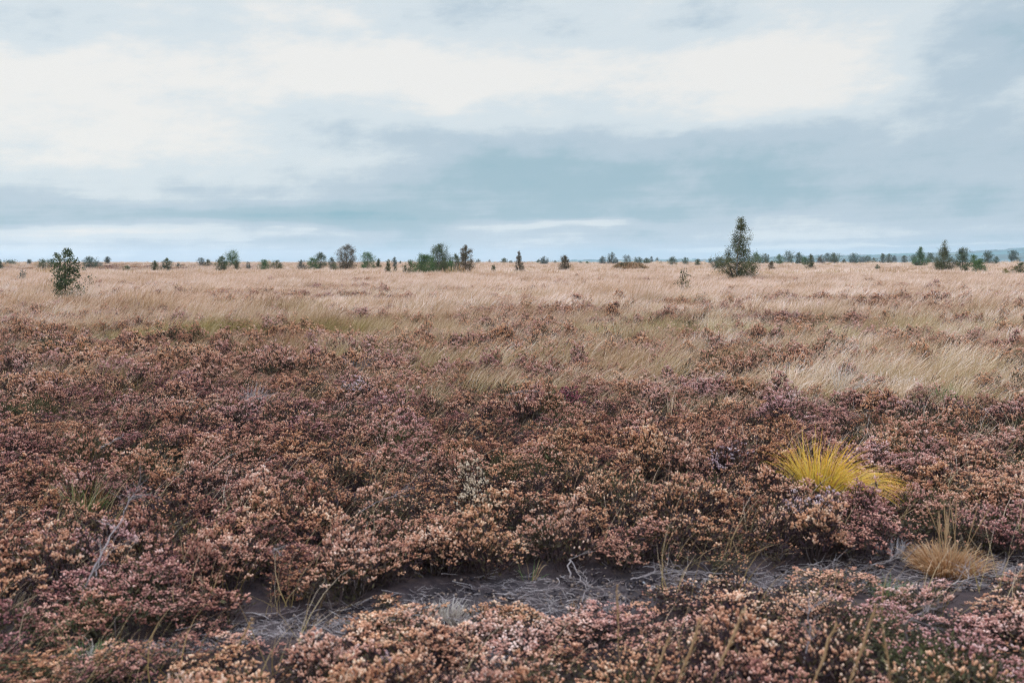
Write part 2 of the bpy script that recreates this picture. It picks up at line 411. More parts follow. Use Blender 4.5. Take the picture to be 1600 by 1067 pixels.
def ground_c(T, b):
    g = attr(T, 'grassy'); p = attr(T, 'bare'); r = attr(T, 'heathy')
    P = wpos(T); n = T.noise(P, 14, 7, .65); n2 = T.noise(P, 1.2, 5); n3 = T.noise(P, 90, 4, .7); nf = T.noise(P, .05, 6, .6)
    duff = T.ramp(n, [(.3, (.018, .011, .012)), (.6, (.050, .032, .028)), (.8, (.10, .07, .055))])
    peat = T.mix(.35, T.ramp(n, [(.3, (.018, .013, .013)), (.52, (.044, .033, .032)), (.75, (.11, .085, .074))]), T.ramp(n3, [(.4, (.012, .009, .010)), (.62, (.055, .043, .041)), (.75, (.22, .17, .14))]))
    thatch = T.ramp(T.m('MULTIPLY_ADD', nf, .5, T.m('MULTIPLY', n2, .5)), [(.3, (.28, .18, .11)), (.5, (.42, .30, .22)), (.7, (.50, .38, .30))])
    far = T.ramp(nf, [(.35, (.12, .058, .048)), (.6, (.20, .10, .075))])
    c = T.mix(g, duff, thatch); c = T.mix(r, c, far); c = T.mix(p, c, peat)
    bp = T.new('ShaderNodeBump'); bp.inputs['Strength'].default_value = .7; bp.inputs['Distance'].default_value = .03
    T.l.new(T.m('ADD', n, T.m('MULTIPLY', n3, .4)), bp.inputs['Height']); T.l.new(bp.outputs[0], b.inputs['Normal'])
    return c
M_ground = material('peat_ground', ground_c, .95)

# ============================================================ ground, hills
def build_ground():
    n = 560
    t = np.linspace(-1, 1, n); A = 7500.0; k = math.asinh(A)
    xs = np.sinh(t * k); ys = np.sinh(t * k) + 4.2
    X, Y = np.meshgrid(xs, ys); x = X.ravel(); y = Y.ravel()
    z = ground_z(x, y)
    pm = path_mask(x, y)
    z = z + pm * (fbm(x * 9, y * 9, 77) - .5) * .09
    i = np.arange(n - 1); I, J = np.meshgrid(i, i); a = (J * n + I).ravel()
    Q = np.stack([a, a + 1, a + n + 1, a + n], 1)
    hd = heather_density(x, y) * sstep(120, 60, y)
    hd = np.where(y < 2.5, 1.0, hd)
    o = mesh_obj('ground', np.stack([x, y, z], 1), [Q], {'grassy': (1 - hd) * sstep(8, 13, y), 'bare': pm, 'heathy': far_heath(x, y) * sstep(100, 150, y)}, [M_ground], smooth=True)
    o['kind'] = 'structure'
build_ground()

def build_hills():
    prof = [(-2500, 411), (700, 411), (860, 409.5), (900, 407.5), (950, 407), (1000, 408), (1060, 406.5), (1120, 406.5), (1180, 405), (1240, 401.5), (1300, 400.5), (1350, 399.5), (1400, 397.5), (1440, 396.5),
            (1480, 396), (1520, 395), (1560, 393), (1600, 391), (1700, 389), (1900, 387), (2300, 386), (3200, 388), (5200, 405)]
    pa = np.array([math.atan((p[0] - 800) / F) for p in prof]); ph = np.array([(EYE - p[1]) / F for p in prof])
    na, nd = 900, 46
    azs = np.linspace(math.atan(-200 / F), math.atan(4400 / F), na); ds = np.linspace(2600, 7200, nd)
    V = []; hs = np.interp(azs, pa, ph)
    for j, d in enumerate(ds):
        s = sstep(2900, 4700, d) * (1 - .55 * sstep(5000, 7000, d))
        x = np.sin(azs) * d; y = np.cos(azs) * d
        crest = 4700 * hs + H
        z = -2 + (crest + 2) * s
        z = z + s * (fbm(x / 260, y / 260, 81, 4) - .5) * 13 * (crest > 4) + s * (vnoise(x / 14, y / 60, 91) > .62) * 4.0 * np.exp(-((d - 4700) / 500) ** 2)
        V.append(np.stack([x, y, z], 1))
    V = np.concatenate(V)
    i = np.arange(na - 1); jj = np.arange(nd - 1); I, J = np.meshgrid(i, jj); a = (J * na + I).ravel()
    Q = np.stack([a, a + 1, a + na + 1, a + na], 1)
    def hc(T, b):
        P = wpos(T)
        sc = T.new('ShaderNodeMapping'); T.l.new(P, sc.inputs[0]); sc.inputs['Scale'].default_value = (1, .55, 0)
        v = T.new('ShaderNodeTexVoronoi'); v.inputs['Scale'].default_value = .0055; T.l.new(sc.outputs[0], v.inputs['Vector'])
        e = T.new('ShaderNodeTexVoronoi', feature='DISTANCE_TO_EDGE'); e.inputs['Scale'].default_value = .0055; T.l.new(sc.outputs[0], e.inputs['Vector'])
        s = T.new('ShaderNodeSeparateColor'); T.l.new(v.outputs['Color'], s.inputs[0])
        c = T.ramp(s.outputs[0], [(.2, (.012, .070, .075)), (.5, (.028, .125, .125)), (.75, (.05, .165, .145)), (.95, (.15, .24, .19))])  # green fields shifted to teal; hazy colour-grade cast put into their colour
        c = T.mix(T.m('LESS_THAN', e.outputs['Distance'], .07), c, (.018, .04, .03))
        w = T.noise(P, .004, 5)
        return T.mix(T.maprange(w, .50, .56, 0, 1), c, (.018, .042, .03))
    o = mesh_obj('hills', V, [Q], {}, [material('far_hill_fields', hc, .95)], smooth=True)
    o['kind'] = 'structure'
build_hills()

# ============================================================ plant prototypes
def heather_clump(seed, rad=.13, stems=46, ht=.30, dense=1.0, mats=None, link=False, name='heather_clump', spk=(4, 8)):
    rng = np.random.default_rng(seed); mb = MB()
    P = []; D = []; LP = []; LD = []; TN = []
    for s in range(int(stems * dense)):
        r = rad * math.sqrt(rng.uniform()); a = rng.uniform(0, 2 * math.pi)
        bx, by = r * .35 * math.cos(a), r * .35 * math.sin(a)
        top = ht * (1 - .40 * (r / rad) ** 2) * rng.uniform(.62, 1.10)
        tx, ty = r * math.cos(a) + rng.normal() * .012, r * math.sin(a) + rng.normal() * .012
        p0 = np.array([bx, by, 0]); p2 = np.array([tx, ty, top * .86]); p1 = np.array([tx * .85, ty * .85, top * .45])
        out = np.array([tx, ty, .10 + .5 * rng.uniform()]); out[:2] *= 2.0
        if s % 2 == 0: add_tube(mb, [p0, p1, p2], [.0026, .0018, .001], rng.uniform(0, .35) if rng.uniform() < .85 else .8, 2, 3)
        n = rng.integers(*spk); st = rng.normal() * .17
        hub = p2 + np.array([rng.normal() * .008, rng.normal() * .008, rng.normal() * .012]); cr = rng.uniform(.015, .030)
        for k in range(n):
            e = rng.normal(size=3); e /= np.linalg.norm(e); e[2] = abs(e[2]) * .9 + .05
            o = hub + e * cr * np.array([1, 1, .9]) * rng.uniform(.25, 1)
            dd = e * .9 + np.array([tx * 3, ty * 3, .55 + rng.normal() * .2])
            P.append(o); D.append(dd); TN.append(np.clip(.5 + st + rng.normal() * .18 + e[2] * .10 - .05, 0, 1))
        for k in range(11):
            t = rng.uniform(.15, 1); o = p1 * (1 - t) + p2 * t if t > .3 else p0 * (1 - t * 2) + p1 * t * 2
            LP.append(o + rng.normal(size=3) * .012); LD.append([rng.normal() + tx * 4, rng.normal() + ty * 4, rng.uniform(.3, 1.8)])
    P = np.array(P); D = np.array(D); n = len(P)
    add_spindles(mb, P, D, rng.uniform(.008, .018, n), rng.uniform(.0032, .0054, n), rng, np.array(TN), 0)
    LP = np.array(LP); LD = np.array(LD); n = len(LP)
    add_quads(mb, LP, LD, rng.uniform(.02, .05, n), rng.uniform(.005, .010, n), rng, rng.uniform(0, 1, n), 1)
    return mb.build(name, mats or [M_tip, M_leaf, M_twig], link=link)

def grass_tuft(seed, rad, blades, ht, width, lean, seg=4, name='grass_tuft', spread=.35):
    rng = np.random.default_rng(seed); mb = MB(); n = blades
    r = rad * np.sqrt(rng.uniform(0, 1, n)); a = rng.uniform(0, 2 * math.pi, n)
    B = np.stack([r * np.cos(a), r * np.sin(a), np.full(n, -.02)], 1)
    L = ht * rng.uniform(.45, 1.1, n)
    D = np.stack([lean + rng.normal(size=n) * spread + np.cos(a) * .15, rng.normal(size=n) * spread + np.sin(a) * .15, np.ones(n)], 1)
    D /= np.linalg.norm(D, axis=1, keepdims=True)
    Tp = B + D * L[:, None]
    Tp[:, 0] += lean * .25 * L; Tp[:, 2] -= .10 * L * rng.uniform(0, 1.6, n)
    bend = np.stack([-lean * .30 * L + rng.normal(size=n) * .03 * ht, rng.normal(size=n) * .05 * ht, .18 * L], 1)
    tone = np.clip(rng.normal(.5, .34, n), -.1, 1.15)
    hd = rng.uniform(size=n) < .35
    for sel, head in ((hd, 1.0), (~hd, 0.0)):
        m = int(sel.sum())
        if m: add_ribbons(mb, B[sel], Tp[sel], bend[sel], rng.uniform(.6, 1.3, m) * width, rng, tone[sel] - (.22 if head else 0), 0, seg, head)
    return mb.build(name, [M_grass], link=False)

def scatter(name, protos, x, y, z, rot, scl, idx, fattrs, label, cat):
    """one ground-cover object: geometry nodes put the unlinked source meshes on its points"""
    me = bpy.data.meshes.new(name); n = len(x)
    me.vertices.add(n); me.vertices.foreach_set('co', np.stack([x, y, z], 1).astype(np.float32).ravel())
    def av(k, v): q = me.attributes.new(k, 'FLOAT_VECTOR', 'POINT'); q.data.foreach_set('vector', v.astype(np.float32).ravel())
    av('rot', rot); av('scl', scl)
    q = me.attributes.new('idx', 'INT', 'POINT'); q.data.foreach_set('value', idx.astype(np.int32))
    for k, v in fattrs.items():
        q = me.attributes.new(k, 'FLOAT', 'POINT'); q.data.foreach_set('value', np.asarray(v, np.float32))
    o = bpy.data.objects.new(name, me); COL.objects.link(o)
    c = bpy.data.collections.new(name + '_sources')
    for i, p in enumerate(protos):
        p.name = '%s_source_%02d' % (name, i); c.objects.link(p)
    g = bpy.data.node_groups.new(name + '_scatter', 'GeometryNodeTree')
    g.interface.new_socket('Geometry', in_out='INPUT', socket_type='NodeSocketGeometry')
    g.interface.new_socket('Geometry', in_out='OUTPUT', socket_type='NodeSocketGeometry')
    N = g.nodes; Lk = g.links
    gi = N.new('NodeGroupInput'); go = N.new('NodeGroupOutput'); ip = N.new('GeometryNodeInstanceOnPoints')
    ci = N.new('GeometryNodeCollectionInfo'); ci.inputs['Collection'].default_value = c
    ci.inputs['Separate Children'].default_value = True; ci.inputs['Reset Children'].default_value = True
    def na(k, t):
        a = N.new('GeometryNodeInputNamedAttribute'); a.data_type = t; a.inputs['Name'].default_value = k; return a.outputs['Attribute']
    e2r = N.new('FunctionNodeEulerToRotation'); Lk.new(na('rot', 'FLOAT_VECTOR'), e2r.inputs[0])
    Lk.new(gi.outputs[0], ip.inputs['Points']); Lk.new(ci.outputs[0], ip.inputs['Instance'])
    ip.inputs['Pick Instance'].default_value = True
    Lk.new(na('idx', 'INT'), ip.inputs['Instance Index']); Lk.new(e2r.outputs[0], ip.inputs['Rotation']); Lk.new(na('scl', 'FLOAT_VECTOR'), ip.inputs['Scale'])
    Lk.new(ip.outputs[0], go.inputs[0])
    md = o.modifiers.new('scatter', 'NODES'); md.node_group = g
    o['kind'] = 'stuff'; o['label'] = label; o['category'] = cat
    return o

def jitter_grid(y0, y1, sp, rng, xw=.62, xm=2.0):
    ys = np.arange(y0, y1, sp); X = []; Y = []
    for yy in ys:
        hw = xw * yy + xm; n = int(2 * hw / sp)
        X.append(np.linspace(-hw, hw, n) + rng.uniform(-.5, .5, n) * sp); Y.append(np.full(n, yy) + rng.uniform(-.5, .5, n) * sp)
    return np.concatenate(X), np.concatenate(Y)

# footprints kept clear for single plants: (px, py, radius)
CLEAR = []
def clear_of(px, py, rx, ry=None, z=0.0):
    c = at(px, py, z); CLEAR.append((c.x, c.y, rx, ry or rx)); return c
P_YEL = clear_of(1292, 795, .34, .28)
P_TAN = clear_of(1478, 884, .25, .22); clear_of(1478, 935, .24, .20)
P_PAL = clear_of(697, 957, .13, .12); clear_of(697, 1000, .15, .17); clear_of(900, 960, .30, .14); clear_of(1390, 940, .16, .14)

def build_heather():
    rng = np.random.default_rng(5)
    protos = [heather_clump(100 + i, rad=rng.uniform(.11, .15), ht=.27 + .05 * rng.uniform(), stems=42, spk=(5, 11)) for i in range(6)]
    protos += [heather_clump(120 + i, rad=.12, ht=.25, stems=34, spk=(0, 4)) for i in range(2)]     # spent, mostly leaf and twig
    X, Y = jitter_grid(1.1, 14, .145, rng)
    X2, Y2 = jitter_grid(14, 34, .24, rng); X3, Y3 = jitter_grid(34, 110, .50, rng)
    lod = np.concatenate([np.zeros(len(X)), np.ones(len(X2)), np.full(len(X3), 2)])
    X = np.concatenate([X, X2, X3]); Y = np.concatenate([Y, Y2, Y3])
    hd = heather_density(X, Y); pm = path_mask(X, Y + .0)
    # bushes: cells with a centre each, so that clumps group into rounded cushions with gaps
    cs = .36
    ci, cj = np.floor(X / cs), np.floor(Y / cs); best = np.full(len(X), 9.); bid = np.zeros(len(X))
    for di in (-1, 0, 1):
        for dj in (-1, 0, 1):
            a, b = ci + di, cj + dj
            ox = (vnoise(a + .0, b + .0, 201)) ; oy = vnoise(a + .0, b + .0, 202)
            d = np.hypot(X - (a + ox) * cs, Y - (b + oy) * cs)
            s = d < best; best = np.where(s, d, best); bid = np.where(s, vnoise(a, b, 203), bid)
    bh = .62 + .60 * bid
    prof = 1.08 - .62 * np.clip(best / .27, 0, 1.1) ** 2; prof = np.where(Y > 13, np.maximum(prof, .75), prof)
    low = 1 - .42 * sstep(.9, .2, np.abs(Y - (path_far(X) - path_w(X) - .25))) * (Y < path_far(X) - path_w(X) * .5)   # shorter in front of the strip
    hs = .88 * bh * prof * low * (.85 + .3 * fbm(X * .8, Y * .8, 205))
    hs = np.where(pm > .35, hs * .45, hs)
    keep = (rng.uniform(size=len(X)) < hd) & ((pm < .35) | ((rng.uniform(size=len(X)) < .22) & (np.abs(X - .25) > .75))) & ((hs > .30) | (pm > .35))
    gap = (fbm(X * 1.7, Y * 1.7, 207) < .35) & (rng.uniform(size=len(X)) < .6)
    keep &= ~gap
    keep &= ~((np.hypot(X, Y) < .9))
    for (cx, cy, rx, ry) in CLEAR: keep &= ((X - cx) / rx) ** 2 + ((Y - cy) / ry) ** 2 > 1
    X, Y, hs, best, bid, lod, hd = (v[keep] for v in (X, Y, hs, best, bid, lod, hd)); n = len(X)
    s = np.where(lod == 2, 1.9, np.where(lod == 1, 1.15, 1.0)) * rng.uniform(.85, 1.2, n)
    scl = np.stack([s, s, np.where(lod == 2, 1.2, np.where(lod == 1, 1.0, 1)) * hs * rng.uniform(.9, 1.15, n) * np.where(Y > 13, 1.62, np.where(hd < .8, 1.3, 1.18))], 1)
    rot = np.stack([rng.normal(size=n) * .13, rng.normal(size=n) * .13 + .05, rng.uniform(0, 6.283, n)], 1)
    tint = np.clip(.58 + (bid - .5) * .85 + (fbm(X * .45, Y * .45, 211) - .5) * 1.0 + rng.normal(size=n) * .11 + .10 * sstep(5, 9, Y) - .04 * sstep(13, 25, Y), 0, 1)
    bid2 = np.modf(bid * 37.7)[0]
    mauve = np.clip(.29 + (bid2 - .5) * 1.0 + (fbm(X * .3, Y * .3, 213) - .5) * .8 + .12 * sstep(5.5, 4, Y), 0, 1)
    spent = (fbm(X * .9 + 7, Y * .9, 217) > .60)
    idx = np.where((bid2 < .10) | (spent & (rng.uniform(size=n) < .6)) | (rng.uniform(size=n) < .05), rng.integers(6, 8, n), rng.integers(0, 6, n))
    z = ground_z(X, Y) - .02
    scatter('heather', protos, X, Y, z, rot, scl, idx, {'tint': tint, 'mauve': mauve}, 'low brown and pink heather covering the whole foreground of the moor', 'heather')
    print('heather', n)
    # reddish heather on the far rises
    X, Y = jitter_grid(110, 420, 3.2, rng); k = rng.uniform(size=len(X)) < far_heath(X, Y) * .9
    X, Y = X[k], Y[k]; n = len(X)
    big = [heather_clump(140 + i, rad=.16, ht=.20, stems=60) for i in range(3)]
    s = rng.uniform(7, 13, n); scl = np.stack([s, s, rng.uniform(1.5, 3.2, n)], 1)
    rot = np.stack([np.zeros(n), np.zeros(n), rng.uniform(0, 6.28, n)], 1)
    scatter('distant_heather', big, X, Y, ground_z(X, Y) - .05, rot, scl, rng.integers(0, 3, n), {'tint': rng.uniform(.0, .3, n), 'mauve': rng.uniform(.2, .9, n)},
            'reddish brown heather bands along the far rises near the skyline', 'heather')
build_heather()

def build_grass():
    rng = np.random.default_rng(9)
    pa = [grass_tuft(300 + i, .13, 60, .52, .0068, .50, spread=.27) for i in range(6)]
    pb = [grass_tuft(320 + i, .50, 300, .58, .015, .50, spread=.26) for i in range(5)]
    pc = [grass_tuft(340 + i, 1.6, 520, .60, .040, .40, seg=3, spread=.25) for i in range(4)]
    pd = [grass_tuft(360 + i, .10, 14, .46, .0042, .30, spread=.45) for i in range(4)]
    protos = pa + pb + pc + pd
    parts = []
    def zone(y0, y1, sp, i0, i1, sc, hscale, xm=2.0):
        X, Y = jitter_grid(y0, y1, sp, rng, xm=xm); n = len(X)
        parts.append((X, Y, rng.integers(i0, i1, n), sc * rng.uniform(.85, 1.25, n), hscale * rng.uniform(.8, 1.2, n)))
    zone(4, 27, .225, 0, 6, 1.0, 1.0)
    zone(27, 95, .62, 6, 11, 1.0, 1.0)
    zone(95, 330, 1.9, 11, 15, 1.0, 1.0, 4)
    zone(330, 900, 5.5, 11, 15, 2.2, 1.0, 10)
    zone(1.6, 15, .27, 15, 19, 1.0, 1.0)
    X, Y, I, S, HS = (np.concatenate(v) for v in zip(*parts))
    fine = I >= 15
    hd = heather_density(X, Y); pm = path_mask(X, Y)
    g = np.clip(1.02 - hd * np.where(Y > 13, .86, .985), 0, 1)                      # a few tufts come up through the heather
    g = g + (.07 * (Y > 5.6) + .75 * sstep(6.8, 12.5, Y)) * sstep(.36, .56, fbm(X * 1.1, Y * 1.1, 231)) * (Y < 22) + .5 * gauss_px(X, Y, 60, 775, .9, .4) + .35 * gauss_px(X, Y, 380, 795, .5, .3)
    g = g * (1 - .55 * far_heath(X, Y) * (Y > 110))
    g = np.where(fine, .80 * sstep(.40, .60, fbm(X * .8, Y * .8, 251)) + .10 + .9 * gauss_px(X, Y, 60, 780, 1.1, .6) + .6 * gauss_px(X, Y, 380, 800, .7, .4) + .3 * gauss_px(X, Y, 200, 1000, .6, .3), g)
    keep = (rng.uniform(size=len(X)) < g) & (pm < .2) & ((Y > 4.2) | fine)
    for (cx, cy, rx, ry) in CLEAR: keep &= ((X - cx) / rx) ** 2 + ((Y - cy) / ry) ** 2 > 1.3
    X, Y, I, S, HS, hd = (v[keep] for v in (X, Y, I, S, HS, hd)); n = len(X)
    near = sstep(20, 11, Y)
    # tussocks: cells with a height, tint and lean of their own
    cz = np.where(Y < 27, .75, np.where(Y < 95, 2.0, 6.0)); ca = np.floor(X / cz + .35 * np.sin(Y * 2.1 / cz)); cb = np.floor(Y / cz + .35 * np.sin(X * 2.3 / cz))
    ch = vnoise(ca, cb, 241); ct = vnoise(ca, cb, 243); cl = vnoise(ca, cb, 245)
    hgt = HS * (.62 + .75 * ch) * (1 - .22 * near) * (.70 + .6 * fbm(X * .35, Y * .35, 233)) * (1 - .25 * hd)
    hgt *= np.where(Y > 95, .95, 1) * (.52 + .48 * sstep(8.5, 13, Y))
    hgt = np.where(I >= 15, HS * .78, hgt)
    SL = np.where(Y < 20, np.minimum(S, hgt * 1.25), S)
    scl = np.stack([SL, SL, hgt], 1)
    rot = np.stack([rng.normal(size=n) * .06, rng.normal(size=n) * .12 + (cl - .5) * .35, rng.normal(size=n) * .45 + (ct - .5) * 1.2], 1)
    fb = fbm(X * .25, Y * .25, 235)
    tint = .42 + .55 * sstep(13, 36, Y) + (fb - .5) * .9 + (ct - .5) * .45 + rng.normal(size=n) * .17
    tint += .45 * gauss_px(X, Y, 1500, 580, 3.0, 1.6) + .2 * gauss_px(X, Y, 1480, 520, 5, 4) - .25 * gauss_px(X, Y, 600, 500, 5, 6) - .2 * gauss_px(X, Y, 60, 470, 5, 8) 
    green = .18 * sstep(24, 11, Y) + .28 * sstep(.58, .70, fbm(X / 3.0, Y / 2.2, 247)) * sstep(60, 25, Y) + .22 * (ch > .7) * sstep(40, 20, Y) + .25 * (fbm(X * .5, Y * .5, 237) - .4)
    for (px, py, rx, ry, a) in [(480, 505, 3.2, 2.2, .45), (700, 545, 2.0, 1.2, .35), (400, 512, 1.6, 1.3, .9), (180, 518, 1.1, .8, .7), (960, 512, 1.6, 1.2, .9), (1060, 517, 1.0, .9, .5), (1240, 512, 2.0, 1.3, .6), (210, 540, .8, .6, .7), (1500, 505, 2, 1.5, .35), (60, 775, .9, .4, .6), (380, 790, .4, .3, .7)]:
        green = green + a * gauss_px(X, Y, px, py, rx, ry)
    scatter('moor_grass', protos, X, Y, ground_z(X, Y), rot, scl, I, {'tint': np.clip(tint, 0, 1), 'green': np.clip(green, 0, 1)},
            'pale dry moor grass leaning in the wind across the middle and far moor', 'grass')
    print('grass', n)
build_grass()

# ============================================================ tag helper, trees
def tag(o, label, cat, group=None, kind=None):
    o['label'] = label; o['category'] = cat
    if group: o['group'] = group
    if kind: o['kind'] = kind
    return o
def empty(name, loc):
    o = bpy.data.objects.new(name, None); COL.objects.link(o); o.location = loc; o.empty_display_size = .2; return o

PROFILE = {
    'round': lambda t: math.sqrt(max(0, 1 - ((t - .50) / .52) ** 2)),
    'dome': lambda t: math.sqrt(max(0, 1 - ((t - .15) / .86) ** 2)),
    'cone': lambda t: max(.10, (1 - t) ** .55) if t > .15 else .85,
    'egg': lambda t: max(.12, math.sin(math.pi * min(1, max(0, (t + .10) / 1.14)) ** .85)) ** .65,
    'spire': lambda t: max(.05, .44 * (1 - ((t - .42) / .60) ** 1.5)) if t > .44 else (1.0 if t > .12 else .8) * (1 - .3 * max(0, t - .3) / .16),
    'column': lambda t: .9 if t < .75 else max(.1, .9 * (1 - (t - .75) / .28)),
    'lolly': lambda t: .12 if t < .38 else math.sqrt(max(0.02, 1 - ((t - .70) / .33) ** 2)),
}
TREES_N = [0]
def tree(name, px, base, top, w, shape, leaf, label, cat='tree', dens=.95, lean=0.0, bark=None, open_=0.0, dist=None, group='trees and bushes along the far edge of the moor', trunk_px=None):
    TREES_N[0] += 1; seed = TREES_N[0] * 17 + 3
    rng = np.random.default_rng(seed)
    d = dist or min(620.0, (H - .42) * F / max(1.6, base - EYE - .6))
    u = (px - 800) / F
    x, y = u * d, d
    gz = float(ground_z(x, y))
    hb = H - (base - EYE) / F * d           # height of the visible foot
    ht = (H - (top - EYE) / F * d) - gz
    W = w / F * d * .5
    px_m = d / F * 1600 / 1024              # metres under one rendered pixel
    root = empty(name, (x, y, gz)); tag(root, label, cat, group)
    prof = PROFILE[shape]
    # trunk and limbs
    tb = MB(); trk = np.array([[lean * ht * t ** 1.5 * .5 + (rng.normal() * .012 * ht if 0 < t < 1 else 0), rng.normal() * .01 * ht, t * ht * .97] for t in np.linspace(0, 1, 8)])
    tr = max(.02 * ht, .30 * px_m * .6)
    add_tube(tb, trk, tr * (1 - .88 * np.linspace(0, 1, 8)), .5, 0, 7, rng=rng)
    P = []; D = []
    lm = 1 if bark else 0
    nl = int(np.clip(22 + ht * 7, 22, 60)); t0 = .30 if shape == 'lolly' else .04
    leafL = max(.075, .60 * px_m) if d > 50 else .06
    area = 2 * W * ht * .7; need = int(np.clip(dens * 8.0 * area / (leafL * leafL * .5), 320, 26000))
    per = max(6, need // nl)
    tc_ = np.linspace(t0, .97, 60); cw = np.cumsum([.25 + PROFILE[shape](q) for q in tc_]); cw /= cw[-1]
    LT = np.interp((np.arange(nl) + rng.uniform(0, 1, nl)) / nl, cw, tc_)
    for k in range(nl):
        t = LT[k]
        r = W * prof(t) * rng.uniform(.62, 1.18); a = k * 2.4 + rng.normal() * .4
        i = t * 7; i0 = min(6, int(i)); o = trk[i0] * (1 - (i - i0)) + trk[i0 + 1] * (i - i0)
        rise = rng.uniform(.25, .85) if shape in ('spire', 'egg', 'column', 'cone') else rng.uniform(.0, .5)
        o = o - np.array([0, 0, min(o[2] * .6, r * rise * .7)])
        e = o + np.array([math.cos(a) * r + lean * r, math.sin(a) * r, r * rise])
        e[2] = max(e[2], .12)
        md = (o + e) / 2 + np.array([0, 0, -.06 * r])
        add_tube(tb, [o, md, e], [tr * .38 * (1 - t * .7), tr * .25 * (1 - t * .7), tr * .08], .5, lm, 4)
        # twig clusters along the outer limb
        nc = 5
        for c in range(nc):
            s = rng.uniform(.25, 1.05) if c else 1.0
            cpt = o * (1 - s) + e * s + rng.normal(size=3) * np.array([.13, .13, .10]) * (r + .1 * W)
            sp = (.13 + .10 * rng.uniform()) * (W * .55 + r * .45) * (1 - .25 * open_)
            m = max(2, int(per / nc * rng.uniform(.5, 1.5) * (1 - open_ * .45)))
            q = rng.normal(size=(m, 3)) * np.array([sp, sp, sp * .85]); 
            P.append(cpt + q); dr = np.array([math.cos(a) * .6 + lean, math.sin(a) * .6, .7])
            D.append(rng.normal(size=(m, 3)) * .8 + dr)
    # several leader shoots break the outline
    for q in range(rng.integers(2, 6)):
        ox = rng.uniform(-.65, .65) * W; tq = 1 - abs(ox) / W * rng.uniform(.35, .75) - rng.uniform(0, .12)
        if shape == 'spire': tq = min(tq, .46 + rng.uniform(0, .08)) if abs(ox) > .25 * W else tq
        m = max(10, per // 2); tt = rng.uniform(tq - .22, tq + .03, m)
        P.append(np.stack([ox + lean * W + rng.normal(size=m) * W * .06, rng.normal(size=m) * W * .25, tt * ht], 1)); D.append(rng.normal(size=(m, 3)) * .5 + np.array([0, 0, 1]))
        add_tube(tb, [[ox * .3, 0, (tq - .4) * ht], [ox * .8, 0, (tq - .2) * ht], [ox + lean * W, 0, tq * ht]], [tr * .3, tr * .2, tr * .08], .5, lm, 4)
    # leader shoot with leaves
    m = max(8, per // 2); tt = rng.uniform(.80, 1.0, m)
    P.append(np.stack([np.interp(tt, np.linspace(0, 1, 8), trk[:, 0]) + rng.normal(size=m) * W * .10, rng.normal(size=m) * W * .10, tt * ht], 1)); D.append(rng.normal(size=(m, 3)) * .5 + np.array([0, 0, 1]))
    P = np.concatenate(P); D = np.concatenate(D); P[:, 2] = np.maximum(P[:, 2], .05)
    hole = fbm(P[:, 0] / (W * .42) + seed * 1.3, P[:, 2] / (W * .42) - P[:, 1] / (W * .8), seed + 5)
    kp = (hole > .43) | (rng.uniform(size=len(P)) < .30); P, D = P[kp], D[kp]
    n = len(P); mb = MB()
    clump = fbm(P[:, 0] / (W * .35) + seed, P[:, 2] / (W * .35) + P[:, 1] / W, seed)
    add_quads(mb, P, D, rng.uniform(.7, 1.35, n) * leafL, rng.uniform(.45, .75, n) * leafL, rng, np.clip(.5 + (clump - .5) * .6 + rng.normal(size=n) * .2, 0, 1), 0)
    tb.build('trunk', [bark or M_bark] + ([M_bark] if bark else []), parent=root)
    mb.build('crown', [LEAF[leaf]], parent=root)
    return root

